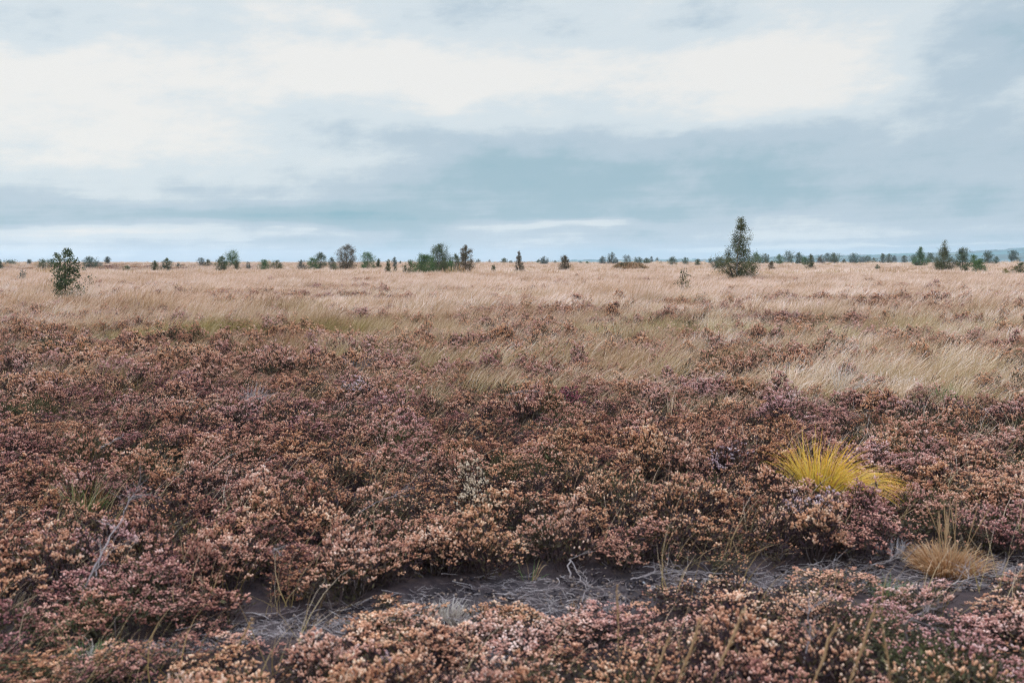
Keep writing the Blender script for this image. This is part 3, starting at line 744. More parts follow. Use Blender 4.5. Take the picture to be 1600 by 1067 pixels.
TL = 'trees and bushes along the far edge of the moor'
TREE_TABLE = [
 # name, px, base, top, w, shape, leaf, label, extra
 ('birch_tree', 1149, 434.5, 339.5, 62, 'spire', 'olive', 'tallest tree on the moor, airy spire with white trunk above a bushy skirt', dict(bark=M_birch, open_=.5, dens=.85, lean=.14)),
 ('bush', 1122, 421, 402, 22, 'dome', 'grey', 'grey green bush tucked against the left of the tallest birch', dict(cat='bush')),
 ('birch_tree', 100, 466, 388, 46, 'egg', 'dark', 'nearest tree, dark green birch alone in grass at far left of the moor', dict(open_=.4, lean=.14, dens=1.1)),
 ('sapling', 1064, 455, 420, 24, 'egg', 'olive', 'thin sparse sapling in pale grass left of the tallest birch', dict(cat='sapling', open_=.9, dens=.4, lean=.14)),
 ('sapling', 37, 437, 422, 14, 'egg', 'grey', 'faint sparse sapling in grass left of the nearest green birch', dict(cat='sapling', open_=.9, dens=.45)),
 ('bush', 1, 422, 404, 12, 'dome', 'teal', 'blue green bush cut by the left edge of the view', dict(cat='bush')),
 ('bush', 17, 418, 407, 26, 'dome', 'teal', 'low wide hedge-like bush second from the left edge of the view', dict(cat='bush')),
 ('sapling', 48, 417, 405, 7, 'lolly', 'grey', 'thin lollipop sapling between the wide low bush and the nearest birch', dict(cat='sapling')),
 ('bush', 69, 425, 404, 20, 'round', 'dark', 'dark open bush just left of the nearest green birch', dict(cat='bush', open_=.6)),
 ('bush', 83, 419, 405, 13, 'dome', 'teal', 'blue green bush half hidden behind the nearest birch', dict(cat='bush')),
 ('bush', 132, 424.5, 417.5, 9, 'dome', 'green', 'tiny green bush at the foot of the round dark tree on the left', dict(cat='bush')),
 ('tree', 142, 421, 400.5, 17, 'round', 'teal', 'round dark tree, first to the right of the nearest birch', {}),
 ('bush', 155, 420, 408, 13, 'dome', 'grey', 'ragged grey bush between round dark tree and lollipop tree', dict(cat='bush', open_=.6)),
 ('sapling', 170, 417, 401, 8, 'lolly', 'grey', 'slender lollipop tree standing on the reddish heather rise', dict(cat='sapling')),
 ('bush', 201, 424, 415, 14, 'dome', 'olive', 'low olive bush in front of the reddish heather rise', dict(cat='bush')),
 ('bush', 243, 423, 407, 12, 'egg', 'olive', 'left small bush of the pair at the right end of the reddish rise', dict(cat='bush')),
 ('tree', 262, 422.5, 403, 16, 'egg', 'dark', 'right taller tree of the pair at the right end of the reddish rise', {}),
 ('bush', 280, 420, 411, 8, 'dome', 'grey', 'faint scrubby bush just right of the pair beside the reddish rise', dict(cat='bush', open_=.5)),
 ('tree', 317, 419, 403, 12, 'round', 'grey', 'left one of two small grey trees standing close, left of the dark pine', {}),
 ('tree', 327, 419, 405, 9, 'egg', 'dark', 'right one of two small trees standing close, left of the dark pine', {}),
 ('pine_tree', 348, 422.5, 400.5, 20, 'egg', 'dark', 'dark conical tree at the left foot of a taller light green tree', {}),
 ('tree', 365, 419, 391, 22, 'round', 'green', 'light green rounded tree, tallest of the left group of three', dict(open_=.2)),
 ('bush', 371, 422, 407, 12, 'cone', 'olive', 'small olive bush in front of the light green rounded tree', dict(cat='bush')),
 ('sapling', 389, 421, 409, 7, 'egg', 'grey', 'tiny grey sapling right of the left group of three', dict(cat='sapling', open_=.5)),
 ('bush', 415, 421, 406, 20, 'dome', 'green', 'left half of a low wide green thicket with twigs on top', dict(cat='bush', open_=.3)),
 ('bush', 433, 421, 407, 20, 'dome', 'olive', 'right half of a low wide green thicket with twigs on top', dict(cat='bush', open_=.2)),
 ('bush', 472, 421, 406.5, 14, 'dome', 'grey', 'grey green bush left of the bright green and dark pair', dict(cat='bush')),
 ('bush', 489, 421, 402, 17, 'egg', 'green', 'bright green bush leaning against a dark conical tree', dict(cat='bush')),
 ('pine_tree', 501, 420.5, 394, 19, 'egg', 'dark', 'dark conical tree right beside a bright green bush', {}),
 ('tree', 519, 420, 402, 10, 'egg', 'grey', 'small grey tree left of the airy spreading birch', {}),
 ('bush', 524, 421.5, 410, 14, 'dome', 'olive', 'low bush at the left foot of the airy spreading birch', dict(cat='bush')),
 ('birch_tree', 542, 421, 382, 31, 'egg', 'brown', 'airy spreading birch with upswept twigs, left of the big thicket', dict(open_=.5, lean=.05)),
 ('tree', 575, 420, 394, 25, 'dome', 'green', 'domed green tree right of the airy spreading birch', dict(open_=.15)),
 ('pine_tree', 592, 420, 404, 10, 'cone', 'dark', 'small dark pointed tree at the right of the domed green tree', {}),
 ('bush', 606, 427, 405.5, 12, 'cone', 'olive', 'leaning olive bush in grass left of the big thicket', dict(cat='bush', lean=.1, open_=.2)),
 ('sapling', 617, 419, 401.5, 8, 'egg', 'grey', 'slim grey tree between two small bushes left of the big thicket', dict(cat='sapling')),
 ('bush', 618, 426.5, 416, 7, 'dome', 'olive', 'tiny olive bush in front of the slim grey tree', dict(cat='bush')),
 ('sapling', 626, 416, 408, 5, 'cone', 'dark', 'tiny far dark tree just left of the big thicket', dict(cat='sapling')),
 ('bush', 641, 427.5, 406, 22, 'dome', 'olive', 'olive bush at the left end of the big thicket', dict(cat='bush', open_=.2)),
 ('bush', 664, 428, 398, 38, 'dome', 'green', 'large rounded green bush, widest in the big thicket', dict(cat='bush', dens=1.2)),
 ('pine_tree', 687, 424.5, 382.5, 34, 'egg', 'dark', 'dark tree rising with two tips behind the big thicket', dict(dens=1.2)),
 ('bush', 693, 427, 408, 22, 'dome', 'olive', 'olive green bush in front of the dark two-tipped tree', dict(cat='bush')),
 ('bush', 703, 426, 406, 13, 'egg', 'green', 'pale green pointed bush right in the middle of the big thicket', dict(cat='bush')),
 ('bush', 712, 424, 397, 19, 'egg', 'dark', 'dark green bush between the thicket and its tall right tree', dict(cat='bush')),
 ('birch_tree', 727, 428.5, 383, 25, 'egg', 'brown', 'tall open-topped birch at the right end of the big thicket', dict(open_=.5, dens=1.2)),
 ('bush', 747, 415, 405, 12, 'dome', 'grey', 'faint far bush just right of the big thicket', dict(cat='bush', open_=.6)),
 ('sapling', 765, 415, 406, 7, 'cone', 'grey', 'tiny far tree left of the small dark one at mid view', dict(cat='sapling')),
 ('bush', 771, 424, 413.5, 8, 'egg', 'dark', 'small dark bush alone in grass right of the big thicket', dict(cat='bush')),
 ('tree', 788, 415, 403.5, 11, 'dome', 'dark', 'small dark tree on the skyline left of the lone cone-shaped birch', {}),
 ('sapling', 798, 415, 407, 6, 'dome', 'dark', 'tiny dark tree touching the left side of the lone cone-shaped birch', dict(cat='sapling')),
 ('birch_tree', 811, 424, 392.5, 15, 'cone', 'brown', 'lone cone-shaped birch close to the middle of the view', dict(open_=.1)),
 ('bush', 841, 414.5, 406, 8, 'dome', 'dark', 'small dark bush touching the left of a grey green tree', dict(cat='bush')),
 ('tree', 850, 417, 401, 15, 'egg', 'grey', 'grey green tree between the cone-shaped birch and the brownish bush', dict(open_=.2)),
 ('sapling', 867, 415, 407, 4, 'column', 'dark', 'tiny dark post-like tree left of the brownish pointed bush', dict(cat='sapling')),
 ('bush', 882, 423, 399, 19, 'egg', 'brown', 'brownish pointed bush alone, left of the orange hillock', dict(cat='bush')),
 ('bush', 907, 415.5, 409, 8, 'dome', 'dark', 'left one of two tiny dark bushes beyond the orange hillock', dict(cat='bush')),
 ('bush', 917, 415.5, 408.5, 8, 'dome', 'green', 'right one of two tiny bushes before the orange hillock', dict(cat='bush')),
 ('tree', 941, 416, 401, 15, 'dome', 'grey', 'faint spreading tree just left of the orange hillock', dict(open_=.6)),
 ('tree', 955, 416, 394.5, 13, 'egg', 'grey', 'taller thin grey tree at the left end of the orange hillock', dict(open_=.4)),
 ('bush', 962, 415.5, 403, 9, 'dome', 'grey', 'small grey bush at the right foot of the thin grey tree', dict(cat='bush')),
 ('tree', 979, 413, 399, 13, 'round', 'grey', 'round grey tree rising behind the orange hillock', {}),
 ('tree', 996, 414, 402, 14, 'dome', 'teal', 'low wide tree behind the right shoulder of the orange hillock', {}),
 ('tree', 1010, 415, 403.5, 13, 'dome', 'dark', 'dark tree at the right end of the orange hillock', {}),
 ('sapling', 1017, 414, 400.5, 6, 'column', 'grey', 'slim grey tree right behind the dark tree ending the hillock', dict(cat='sapling', open_=.4)),
 ('sapling', 1026, 413.5, 402.5, 6, 'egg', 'grey', 'slim tree halfway between the hillock and the round dark tree', dict(cat='sapling')),
 ('bush', 1031, 415, 408, 5, 'egg', 'dark', 'tiny dark bush left of the round dark tree', dict(cat='bush')),
 ('tree', 1050, 416, 401, 13, 'dome', 'dark', 'round dark tree above the thin sparse sapling', {}),
 ('tree', 1070, 415, 402.5, 9, 'round', 'teal', 'small round tree right of and above the sparse sapling', {}),
 ('bush', 1089, 416.5, 404.5, 10, 'dome', 'dark', 'dark pointed bush, last before the tallest birch', dict(cat='bush')),
 ('bush', 1109, 412, 403, 7, 'round', 'teal', 'tiny blue green tree just left of the tallest birch skirt', dict(cat='bush')),
 ('tree', 1181, 413.5, 395, 20, 'dome', 'green', 'bright green tree touching the right side of the tallest birch', {}),
 ('tree', 1195, 413.5, 396.5, 12, 'egg', 'dark', 'dark tree second to the right of the tallest birch', {}),
 ('bush', 1204.5, 423, 407, 12, 'cone', 'brown', 'small brown green cone bush in grass right of the tallest birch', dict(cat='bush')),
 ('tree', 1216, 414, 398, 14, 'egg', 'green', 'green tree at the left side of a dark bushy tree', {}),
 ('tree', 1231, 413, 392.5, 15, 'round', 'dark', 'dark full tree, tallest in the row just right of the birch', {}),
 ('tree', 1247, 414, 394.5, 14, 'egg', 'dark', 'dark tree behind the two small cone bushes', {}),
 ('bush', 1256, 416, 401, 11, 'dome', 'green', 'small green bush between dark tree and olive cone bush', dict(cat='bush')),
 ('bush', 1266, 422.5, 397, 15, 'cone', 'olive', 'olive cone-shaped bush leaning, in front of the tree row', dict(cat='bush', lean=-.08)),
 ('tree', 1281, 414, 398.5, 14, 'dome', 'brown', 'brownish tree left of the round dark one', {}),
 ('tree', 1291, 412.5, 395.5, 11, 'egg', 'grey', 'grey tree between the brownish and the round dark trees', {}),
 ('tree', 1302, 413.5, 396, 18, 'round', 'dark', 'round dark full tree in the middle of the right row', dict(dens=1.2)),
 ('bush', 1317, 413.5, 405, 9, 'cone', 'olive', 'tiny olive cone bush right of the round dark tree', dict(cat='bush')),
 ('tree', 1333, 413, 396, 17, 'egg', 'teal', 'full green tree with spiky top right of the tiny olive cone', {}),
 ('tree', 1345, 412, 400, 9, 'round', 'grey', 'small grey tree right of the spiky-topped green tree', {}),
 ('tree', 1354, 412, 400, 11, 'dome', 'dark', 'small dark domed tree two right of the spiky-topped tree', {}),
 ('bush', 1364, 412.5, 402.5, 10, 'egg', 'olive', 'olive bush above the small dark grass shrub', dict(cat='bush')),
 ('bush', 1369, 423, 413.5, 8, 'egg', 'dark', 'small dark shrub alone in grass below the right row', dict(cat='bush')),
 ('tree', 1377, 411.5, 396, 9, 'dome', 'dark', 'dark tree, left of three spaced trees before the hills', {}),
 ('tree', 1387, 412.5, 396.5, 10, 'egg', 'olive', 'olive tree, middle of three spaced trees before the hills', {}),
 ('tree', 1395, 411.5, 399, 8, 'dome', 'grey', 'grey tree, right of three spaced trees before the hills', {}),
 ('tree', 1411, 411.5, 399, 9, 'dome', 'dark', 'single dark tree left of the green white-stemmed birch', {}),
 ('tree', 1426, 412.5, 397, 8, 'round', 'teal', 'pale blue green tree behind the left of the white-stemmed birch', dict(open_=.4)),
 ('birch_tree', 1436, 416.5, 386, 25, 'spire', 'green', 'bright green birch with a white stem before the blue hills', dict(bark=M_birch, open_=.2)),
 ('tree', 1451, 412, 395, 12, 'dome', 'dark', 'dark tree between the white-stemmed birch and the big olive tree', {}),
 ('birch_tree', 1473, 425, 375.5, 38, 'spire', 'olive', 'big olive tree with thin top and bushy skirt at the right', dict(open_=.35, dens=.9)),
 ('tree', 1502, 420.5, 386, 22, 'egg', 'dark', 'dark blue tree with forked top right of the big olive tree', dict(open_=.25)),
 ('bush', 1505, 426, 415, 15, 'dome', 'olive', 'low olive bush at the foot of the dark forked tree', dict(cat='bush')),
 ('bush', 1519, 420, 398, 17, 'egg', 'green', 'green pointed bush behind the dark green right-hand bush', dict(cat='bush')),
 ('bush', 1528, 428, 405, 21, 'egg', 'green', 'deep green bush low in the grass, right of the dark forked tree', dict(cat='bush', dens=1.2)),
 ('tree', 1541, 414, 392, 17, 'dome', 'dark', 'dark blue domed tree in front of the highest hill', {}),
 ('tree', 1554, 414.5, 401, 9, 'egg', 'dark', 'small tree just right of the dark blue domed tree', {}),
 ('bush', 1569, 428, 420, 12, 'dome', 'yellow', 'low yellowish bush in grass near the right edge', dict(cat='bush')),
 ('tree', 1577, 411.5, 391, 13, 'lolly', 'teal', 'leaning tree against the hill near the right edge', dict(lean=.25)),
 ('bush', 1585, 412.5, 402, 13, 'round', 'dark', 'round dark bush beneath the leaning tree', dict(cat='bush')),
 ('bush', 1592, 428.5, 411, 22, 'dome', 'olive', 'olive green bush cut by the right edge of the view', dict(cat='bush')),
]
for (nm, px, b, t, w, sh, lf, lab, ex) in TREE_TABLE: tree(nm, px, b, t, w, sh, lf, lab, **ex)

# ============================================================ orange hillock
def mound():
    c = at(984, 421, .35); d = c.y; W = 31 / F * d * 1.05; hh = 8.0 / F * d + .35
    rng = np.random.default_rng(44); n = 26; mb = MB()
    root = empty('heather_hillock', (c.x, c.y, float(ground_z(c.x, c.y)))); tag(root, 'low orange brown heathery hillock beyond the grass in front of grey trees', 'hillock')
    g = np.linspace(-1, 1, n); A, B = np.meshgrid(g, g); r = np.hypot(A, B)
    Z = np.clip(1 - r ** 2.4, -.1, 1) * (.72 + .5 * fbm(A * 2.2 + 3, B * 2.2, 3)) * hh
    V = np.stack([A.ravel() * W, B.ravel() * W * .8, Z.ravel()], 1)
    i = np.arange(n - 1); I, J = np.meshgrid(i, i); a = (J * n + I).ravel()
    mb.add(V, [np.stack([a, a + 1, a + n + 1, a + n], 1)], .3, .2, 0)
    def mc(T, b): return T.ramp(T.noise(wpos(T), 1.2, 5), [(.3, (.12, .08, .04)), (.5, (.25, .15, .08)), (.7, (.36, .26, .16))])
    mb.build('soil', [material('hillock_soil', mc)], parent=root, smooth=True)
    m2 = MB(); m = 5200; th = rng.uniform(0, 6.283, m); rr = np.sqrt(rng.uniform(0, 1, m)) * .96
    a, b = rr * np.cos(th), rr * np.sin(th)
    z = np.clip(1 - rr ** 2.4, 0, 1) * (.72 + .5 * fbm(a * 2.2 + 3, b * 2.2, 3)) * hh
    P = np.stack([a * W, b * W * .8, z - .05], 1); D = np.stack([a * .5 + rng.normal(size=m) * .4, b * .5 + rng.normal(size=m) * .4, np.ones(m)], 1)
    add_quads(m2, P, D, rng.uniform(.2, .75, m), rng.uniform(.1, .28, m), rng, np.clip(fbm(a * 4, b * 4, 8) + rng.normal(size=m) * .2, 0, 1), 0)
    def hc(T, b): return T.ramp(attr(T, 'tone'), [(0, (.08, .075, .03)), (.35, (.22, .15, .07)), (.6, (.42, .25, .13)), (1, (.58, .42, .28))])
    m2.build('heather_cover', [material('orange_heather', hc, .9, .2)], parent=root)
mound()

# ============================================================ tussocks
def tussock(name, P, rad, blades, ht, width, lean, spread, mat, label, seed, stalks=0, stalk_h=.6, flop=.35, cat='grass tussock', mat2=None, frac2=.3):
    rng = np.random.default_rng(seed); root = empty(name, (P.x, P.y, float(ground_z(P.x, P.y)) + P.z)); tag(root, label, cat)
    mb = MB(); n = blades
    a = rng.uniform(0, 2 * math.pi, n); r = rad * np.sqrt(rng.uniform(0, 1, n))
    B = np.stack([r * np.cos(a), r * np.sin(a), np.full(n, -.01)], 1)
    L = ht * rng.uniform(.45, 1.1, n); o = r / rad
    D = np.stack([lean + np.cos(a) * spread * o + rng.normal(size=n) * .18, np.sin(a) * spread * o + rng.normal(size=n) * .18, np.ones(n)], 1)
    D /= np.linalg.norm(D, axis=1, keepdims=True)
    Tp = B + D * L[:, None]; hor = np.hypot(D[:, 0], D[:, 1]); Tp[:, 2] -= flop * L * hor; Tp[:, 2] = np.maximum(Tp[:, 2], .03)
    bend = np.stack([np.zeros(n), np.zeros(n), .28 * L * (.4 + hor)], 1) + rng.normal(size=(n, 3)) * .02
    tone = np.clip(rng.normal(.5, .25, n), 0, 1)
    mi = (rng.uniform(size=n) < frac2) if mat2 else np.zeros(n, bool)
    for s, k in ((~mi, 0), (mi, 1)):
        if s.sum(): add_ribbons(mb, B[s], Tp[s], bend[s], rng.uniform(.6, 1.3, int(s.sum())) * width, rng, tone[s], k, 6)
    mb.build('blades', [mat] + ([mat2] if mat2 else []), parent=root)
    if stalks:
        m2 = MB()
        for k in range(stalks):
            a = rng.uniform(0, 6.28); r = rad * rng.uniform(0, .7); h = stalk_h * rng.uniform(.6, 1.05)
            p0 = np.array([r * math.cos(a), r * math.sin(a), 0]); dx = lean * .4 + rng.normal() * .22; dy = rng.normal() * .15
            pts = [p0 + np.array([dx * h * t ** 1.3, dy * h * t, h * t]) for t in np.linspace(0, 1, 6)]
            add_tube(m2, pts, [.0022, .002, .0018, .0017, .0032, .0012], rng.uniform(.2, 1), 0, 4, h=.8)
        m2.build('seed_stalks', [M_stalk], parent=root)
    return root
V3 = Vector
tussock('grass_tussock', P_YEL + V3((0, 0, .13)), .16, 950, .53, .0058, .55, 1.25, M_yellow, 'bright yellow grass tussock fanning out to the right among the heather', 1, flop=.52, mat2=M_tan, frac2=.14)
tussock('grass_tussock', P_TAN + V3((0, 0, .02)), .15, 1000, .20, .0050, .0, 1.25, M_tan, 'rounded tan tussock with tall straw seed stalks, right of the yellow tussock', 2, stalks=16, stalk_h=.40, flop=.35, mat2=M_stalk, frac2=.3)
tussock('grass_tussock', P_PAL, .085, 300, .13, .0048, .05, .9, M_pale, 'small bleached tussock on the bare peat left of its middle', 3)
tussock('grass_tuft', at(828, 893), .03, 26, .16, .0045, .05, .8, M_green, 'small green and orange tuft rooted at the back edge of the bare peat', 4, mat2=M_stalk, frac2=.4)
tussock('grass_tuft', at(1388, 925), .06, 90, .13, .0045, .0, .9, M_green, 'small fresh green tuft on the peat below the tan tussock', 5)
tussock('grass_tuft', at(1390, 868), .06, 120, .12, .005, -.2, .8, M_grey, 'small grey dead tuft just left of the tan tussock', 6)
tussock('grass_tuft', at(757, 1052), .05, 110, .13, .006, .55, .5, M_grey, 'flattened grey dead grass tuft near the bottom middle', 7)
tussock('grass_tuft', at(150, 1038), .08, 120, .14, .005, .1, .8, M_green, 'short green tuft with pale blades at the lower left of the peat', 8, mat2=M_pale, frac2=.45)
tussock('grass_tuft', at(590, 985), .035, 26, .12, .004, .0, .9, M_green, 'few thin green blades left of the small bleached tussock', 9, mat2=M_pale, frac2=.3)
tussock('grass_tuft', at(900, 945), .05, 24, .10, .0032, .05, .7, M_tan, 'wispy thin brown blades in the middle of the bare peat', 10)
tussock('grass_tuft', at(560, 590, .1), .12, 150, .34, .005, .1, .7, M_grey, 'grey dead tuft standing where heather meets the grass, left of middle', 11)
tussock('grass_tuft', at(395, 640, .1), .10, 140, .30, .005, .1, .7, M_grey, 'grey dead tuft in the heather left of the view', 12)
tussock('grass_tuft', at(1315, 625, .1), .08, 70, .55, .006, .55, .55, M_pale, 'tall pale straw tuft leaning right behind the yellow tussock', 13)
tussock('grass_tuft', at(1475, 632, .1), .10, 70, .28, .007, .0, .7, M_green, 'vivid green tuft in heather near the right side', 14)
tussock('grass_tuft', at(130, 800, .05), .12, 170, .26, .005, .1, .7, M_green, 'green and olive grass tuft in heather at middle left', 15, mat2=M_tan, frac2=.4)

# tall ochre flower stalks rising at the bottom edge
def stalk(px, py, hgt, dx, label, seed, th=.0035):
    th *= .62
    rng = np.random.default_rng(seed); P = at(px, py); mb = MB()
    pts = [np.array([dx * hgt * t + rng.normal() * .004, rng.normal() * .004, hgt * t]) for t in np.linspace(0, 1, 8)]
    add_tube(mb, pts, [th, th, th * .9, th * .8, th * .9, th * 1.5, th * 1.3, th * .5], .4, 0, 5, h=.5)
    n = 40; t = rng.uniform(.45, 1, n); P0 = np.array([dx * hgt, 0, hgt])[None] * t[:, None]
    add_quads(mb, P0, rng.normal(size=(n, 3)) * .4 + np.array([dx, 0, 1.]), rng.uniform(.012, .03, n), rng.uniform(.003, .006, n), rng, rng.uniform(0, 1, n), 0, h=.6)
    o = mb.build('grass_stalk', [M_stalk]); o.location = (P.x, P.y, float(ground_z(P.x, P.y))); tag(o, label, 'grass stalk', 'dry ochre stalks standing near the bottom edge')
for a in [(968, 1085, .40, -.03, 'dry upright stalk standing before the bare peat at centre', 1), (990, 1150, .34, .35, 'thick ochre stalk left of the leaning pair, bottom centre right', 2, .005),
          (1035, 1160, .42, .30, 'thick ochre stalk leaning right near the bottom, right of centre', 3, .006), (1078, 1160, .45, .40, 'longest ochre stalk leaning right near the bottom, right of centre', 4, .006),
          (1235, 1165, .42, .35, 'broad ochre stalk below the grey branches, lower right', 5, .006), (1290, 1175, .50, .32, 'leaning ochre stalk beside the grey branches, lower right', 6, .005),
          (1405, 1150, .38, -.18, 'slim stalk leaning left at lower right', 7), (1440, 1150, .22, .35, 'short ochre stalk at the bottom right', 8, .004), (1560, 1130, .22, -.1, 'last short stalk by the bottom right corner', 9),
          (345, 1050, .24, .55, 'ochre stalk lying across the left end of the peat', 10, .004)]:
    stalk(*a)

# ============================================================ dead branches, roots, pebbles, litter
def branch(name, pts, r0, label, seed, twigs=6, tl=.10, tone=.75, cat='dead branch', sub=1):
    rng = np.random.default_rng(seed); mb = MB(); pts = np.array(pts, float)
    t = np.linspace(0, 1, len(pts)); tt = np.linspace(0, 1, 22)
    C = np.stack([np.interp(tt, t, pts[:, k]) for k in range(3)], 1)
    for _ in range(2): C[1:-1] = (C[:-2] + C[1:-1] * 2 + C[2:]) / 4
    C[1:-1] += rng.normal(size=(20, 3)) * .0035; c0 = C[0].copy(); C -= c0
    r0 = r0 * .68; tone = tone * .88
    add_tube(mb, C, r0 * (1 - .75 * tt), tone, 0, 6, rng=rng)
    def kids(Cc, n, l, r, depth):
        for k in range(n):
            i = rng.integers(2, len(Cc) - 1); dr = Cc[min(i + 1, len(Cc) - 1)] - Cc[i - 1]; dr /= np.linalg.norm(dr) + 1e-9
            dr = dr + rng.normal(size=3) * .65; dr[2] = abs(dr[2]) * .8; dr /= np.linalg.norm(dr)
            ll = l * rng.uniform(.5, 1.3); side = rng.normal(size=3) * .25
            q = np.array([Cc[i] + dr * ll * s + side * ll * s * s for s in np.linspace(0, 1, 6)])
            add_tube(mb, q, r * np.linspace(1, .3, 6), tone + rng.normal() * .08, 0, 4)
            if depth: kids(q, 3, l * .55, r * .6, depth - 1)
    kids(C, twigs, tl, r0 * .5, sub)
    o = mb.build(name, [M_twig]); o.location = c0; tag(o, label, cat); return o
def gp(px, py, z): return tuple(at(px, py, z))
branch('dead_branch', [gp(122, 945, .10), gp(150, 880, .26), gp(185, 820, .33), gp(205, 775, .40), gp(222, 762, .44)], .008, 'long grey bare branch rising through pink heather at lower left', 1, 9, .14)
branch('dead_branch', [gp(150, 900, .24), gp(160, 858, .33), gp(205, 850, .35)], .005, 'short forked grey branch beside the long grey one at lower left', 2, 6, .09)
branch('dead_branch', [gp(890, 902, .03), gp(888, 868, .12), gp(902, 895, .04), gp(918, 918, .015), gp(958, 920, .015)], .006, 'pale curved root arching over the back of the bare peat', 3, 5, .10, .95, 'dead root')
branch('dead_branch', [gp(910, 940, .02), gp(918, 905, .10), gp(905, 890, .10)], .004, 'thin pale upright twig beside the curved root on the peat', 4, 4, .06, .9)
branch('dead_branch', [gp(720, 985, .02), gp(732, 960, .03), gp(748, 950, .04), gp(790, 972, .01)], .0045, 'pale hooked root right of the small bleached tussock', 5, 5, .08, .9, 'dead root')
branch('dead_branch', [gp(828, 958, .02), gp(850, 951, .03), gp(872, 955, .02)], .006, 'stout bleached stick lying on the peat at its front edge', 6, 2, .05, 1.0)
branch('dead_branch', [gp(1255, 1040, .18), gp(1268, 985, .28), gp(1262, 958, .34), gp(1285, 940, .36)], .005, 'grey twiggy branch sticking up at lower right of centre', 7, 11, .10)
branch('dead_branch', [gp(1418, 1000, .18), gp(1412, 975, .26), gp(1430, 962, .30), gp(1450, 955, .30)], .006, 'dark grey forked branch at lower right', 8, 8, .09, .7)
branch('dead_branch', [gp(1262, 880, .02), gp(1280, 884, .03), gp(1292, 889, .03), gp(1330, 895, .01)], .005, 'pale root lying on peat below the yellow tussock', 9, 6, .09, .95, 'dead root')
branch('dead_branch', [gp(1360, 882, .03), gp(1385, 878, .05), gp(1400, 868, .08), gp(1420, 880, .03)], .005, 'pale root left of the tan tussock', 10, 8, .10, .95, 'dead root')
branch('dead_branch', [gp(1480, 915, .01), gp(1510, 905, .03), gp(1550, 892, .04), gp(1600, 888, .03)], .005, 'tangled pale roots on peat below the tan tussock', 11, 16, .16, .9, 'dead root')
branch('dead_branch', [gp(985, 905, .02), gp(1020, 896, .04), gp(1060, 893, .03), gp(1110, 896, .02)], .005, 'long thin pale root along the back of the peat, right half', 12, 8, .12, .95, 'dead root')
branch('dead_branch', [gp(1140, 897, .02), gp(1075, 892, .04), gp(1045, 905, .02)], .004, 'small pale root at the right end of the open peat', 13, 6, .09, .95, 'dead root')
branch('dead_branch', [gp(158, 700, .33), gp(170, 693, .37), gp(182, 687, .40)], .006, 'short pale stick resting on heather at middle left', 14, 3, .06, 1.0)
branch('dead_branch', [gp(790, 618, .34), gp(805, 613, .38), gp(822, 610, .38)], .007, 'short pale stick in heather near the middle', 15, 4, .10, .95)
branch('dead_branch', [gp(430, 875, .22), gp(426, 855, .30), gp(440, 868, .30)], .004, 'small grey twig in heather left of the bottom middle', 16, 6, .06, .9)
branch('dead_branch', [gp(560, 800, .26), gp(620, 770, .30), gp(640, 758, .32)], .004, 'thin grey twig in heather near the middle', 17, 7, .09, .7)

def pebble(px, py, rx, rz, col, label, seed, z=None):
    rng = np.random.default_rng(seed); P = at(px, py)
    me = bpy.data.meshes.new('pebble'); import bmesh
    bm = bmesh.new(); bmesh.ops.create_icosphere(bm, subdivisions=3, radius=1)
    ph = rng.uniform(0, 6, 6)
    for v in bm.verts:
        c = v.co; k = 1 + .10 * math.sin(2.1 * c.x + ph[0]) * math.cos(2.4 * c.y + ph[1]) + .07 * math.sin(4.3 * c.z + ph[2] + 3 * c.x) + .03 * math.sin(9 * c.y + ph[3])
        v.co = Vector((c.x * rx * k, c.y * rx * .8 * k, c.z * rz * k * (1 if c.z > 0 else .6)))
    bm.to_mesh(me); bm.free()
    for p in me.polygons: p.use_smooth = True
    def mc(T, b):
        n = T.noise(wpos(T), 60, 5); bp = T.new('ShaderNodeBump'); bp.inputs['Strength'].default_value = .4; bp.inputs['Distance'].default_value = .003
        T.l.new(n, bp.inputs['Height']); T.l.new(bp.outputs[0], b.inputs['Normal'])
        return T.ramp(n, [(.35, tuple(q * .7 for q in col)), (.65, col)])
    me.materials.append(material('pebble_stone', mc, .85))
    o = bpy.data.objects.new('pebble', me); COL.objects.link(o)
    o.location = (P.x, P.y, float(ground_z(P.x, P.y)) + rz * .35 if z is None else z); o.rotation_euler = (rng.normal() * .2, rng.normal() * .2, rng.uniform(0, 6))
    tag(o, label, 'stone', 'small stones on the bare peat')
TAN = (.52, .36, .25)
pebble(815, 935, .016, .010, TAN, 'small tan pebble in the middle of the bare peat', 1)
pebble(493, 979, .026, .013, TAN, 'flat tan pebble on peat left of the small bleached tussock', 2)
pebble(1017, 915, .022, .014, (.30, .23, .20), 'brownish stone at the right part of the open peat', 3)
pebble(1006, 902, .010, .007, (.33, .32, .30), 'tiny grey pebble just behind the brownish stone', 4)
pebble(705, 966, .009, .007, (.55, .52, .50), 'tiny pale pebble beneath the small bleached tussock', 5)

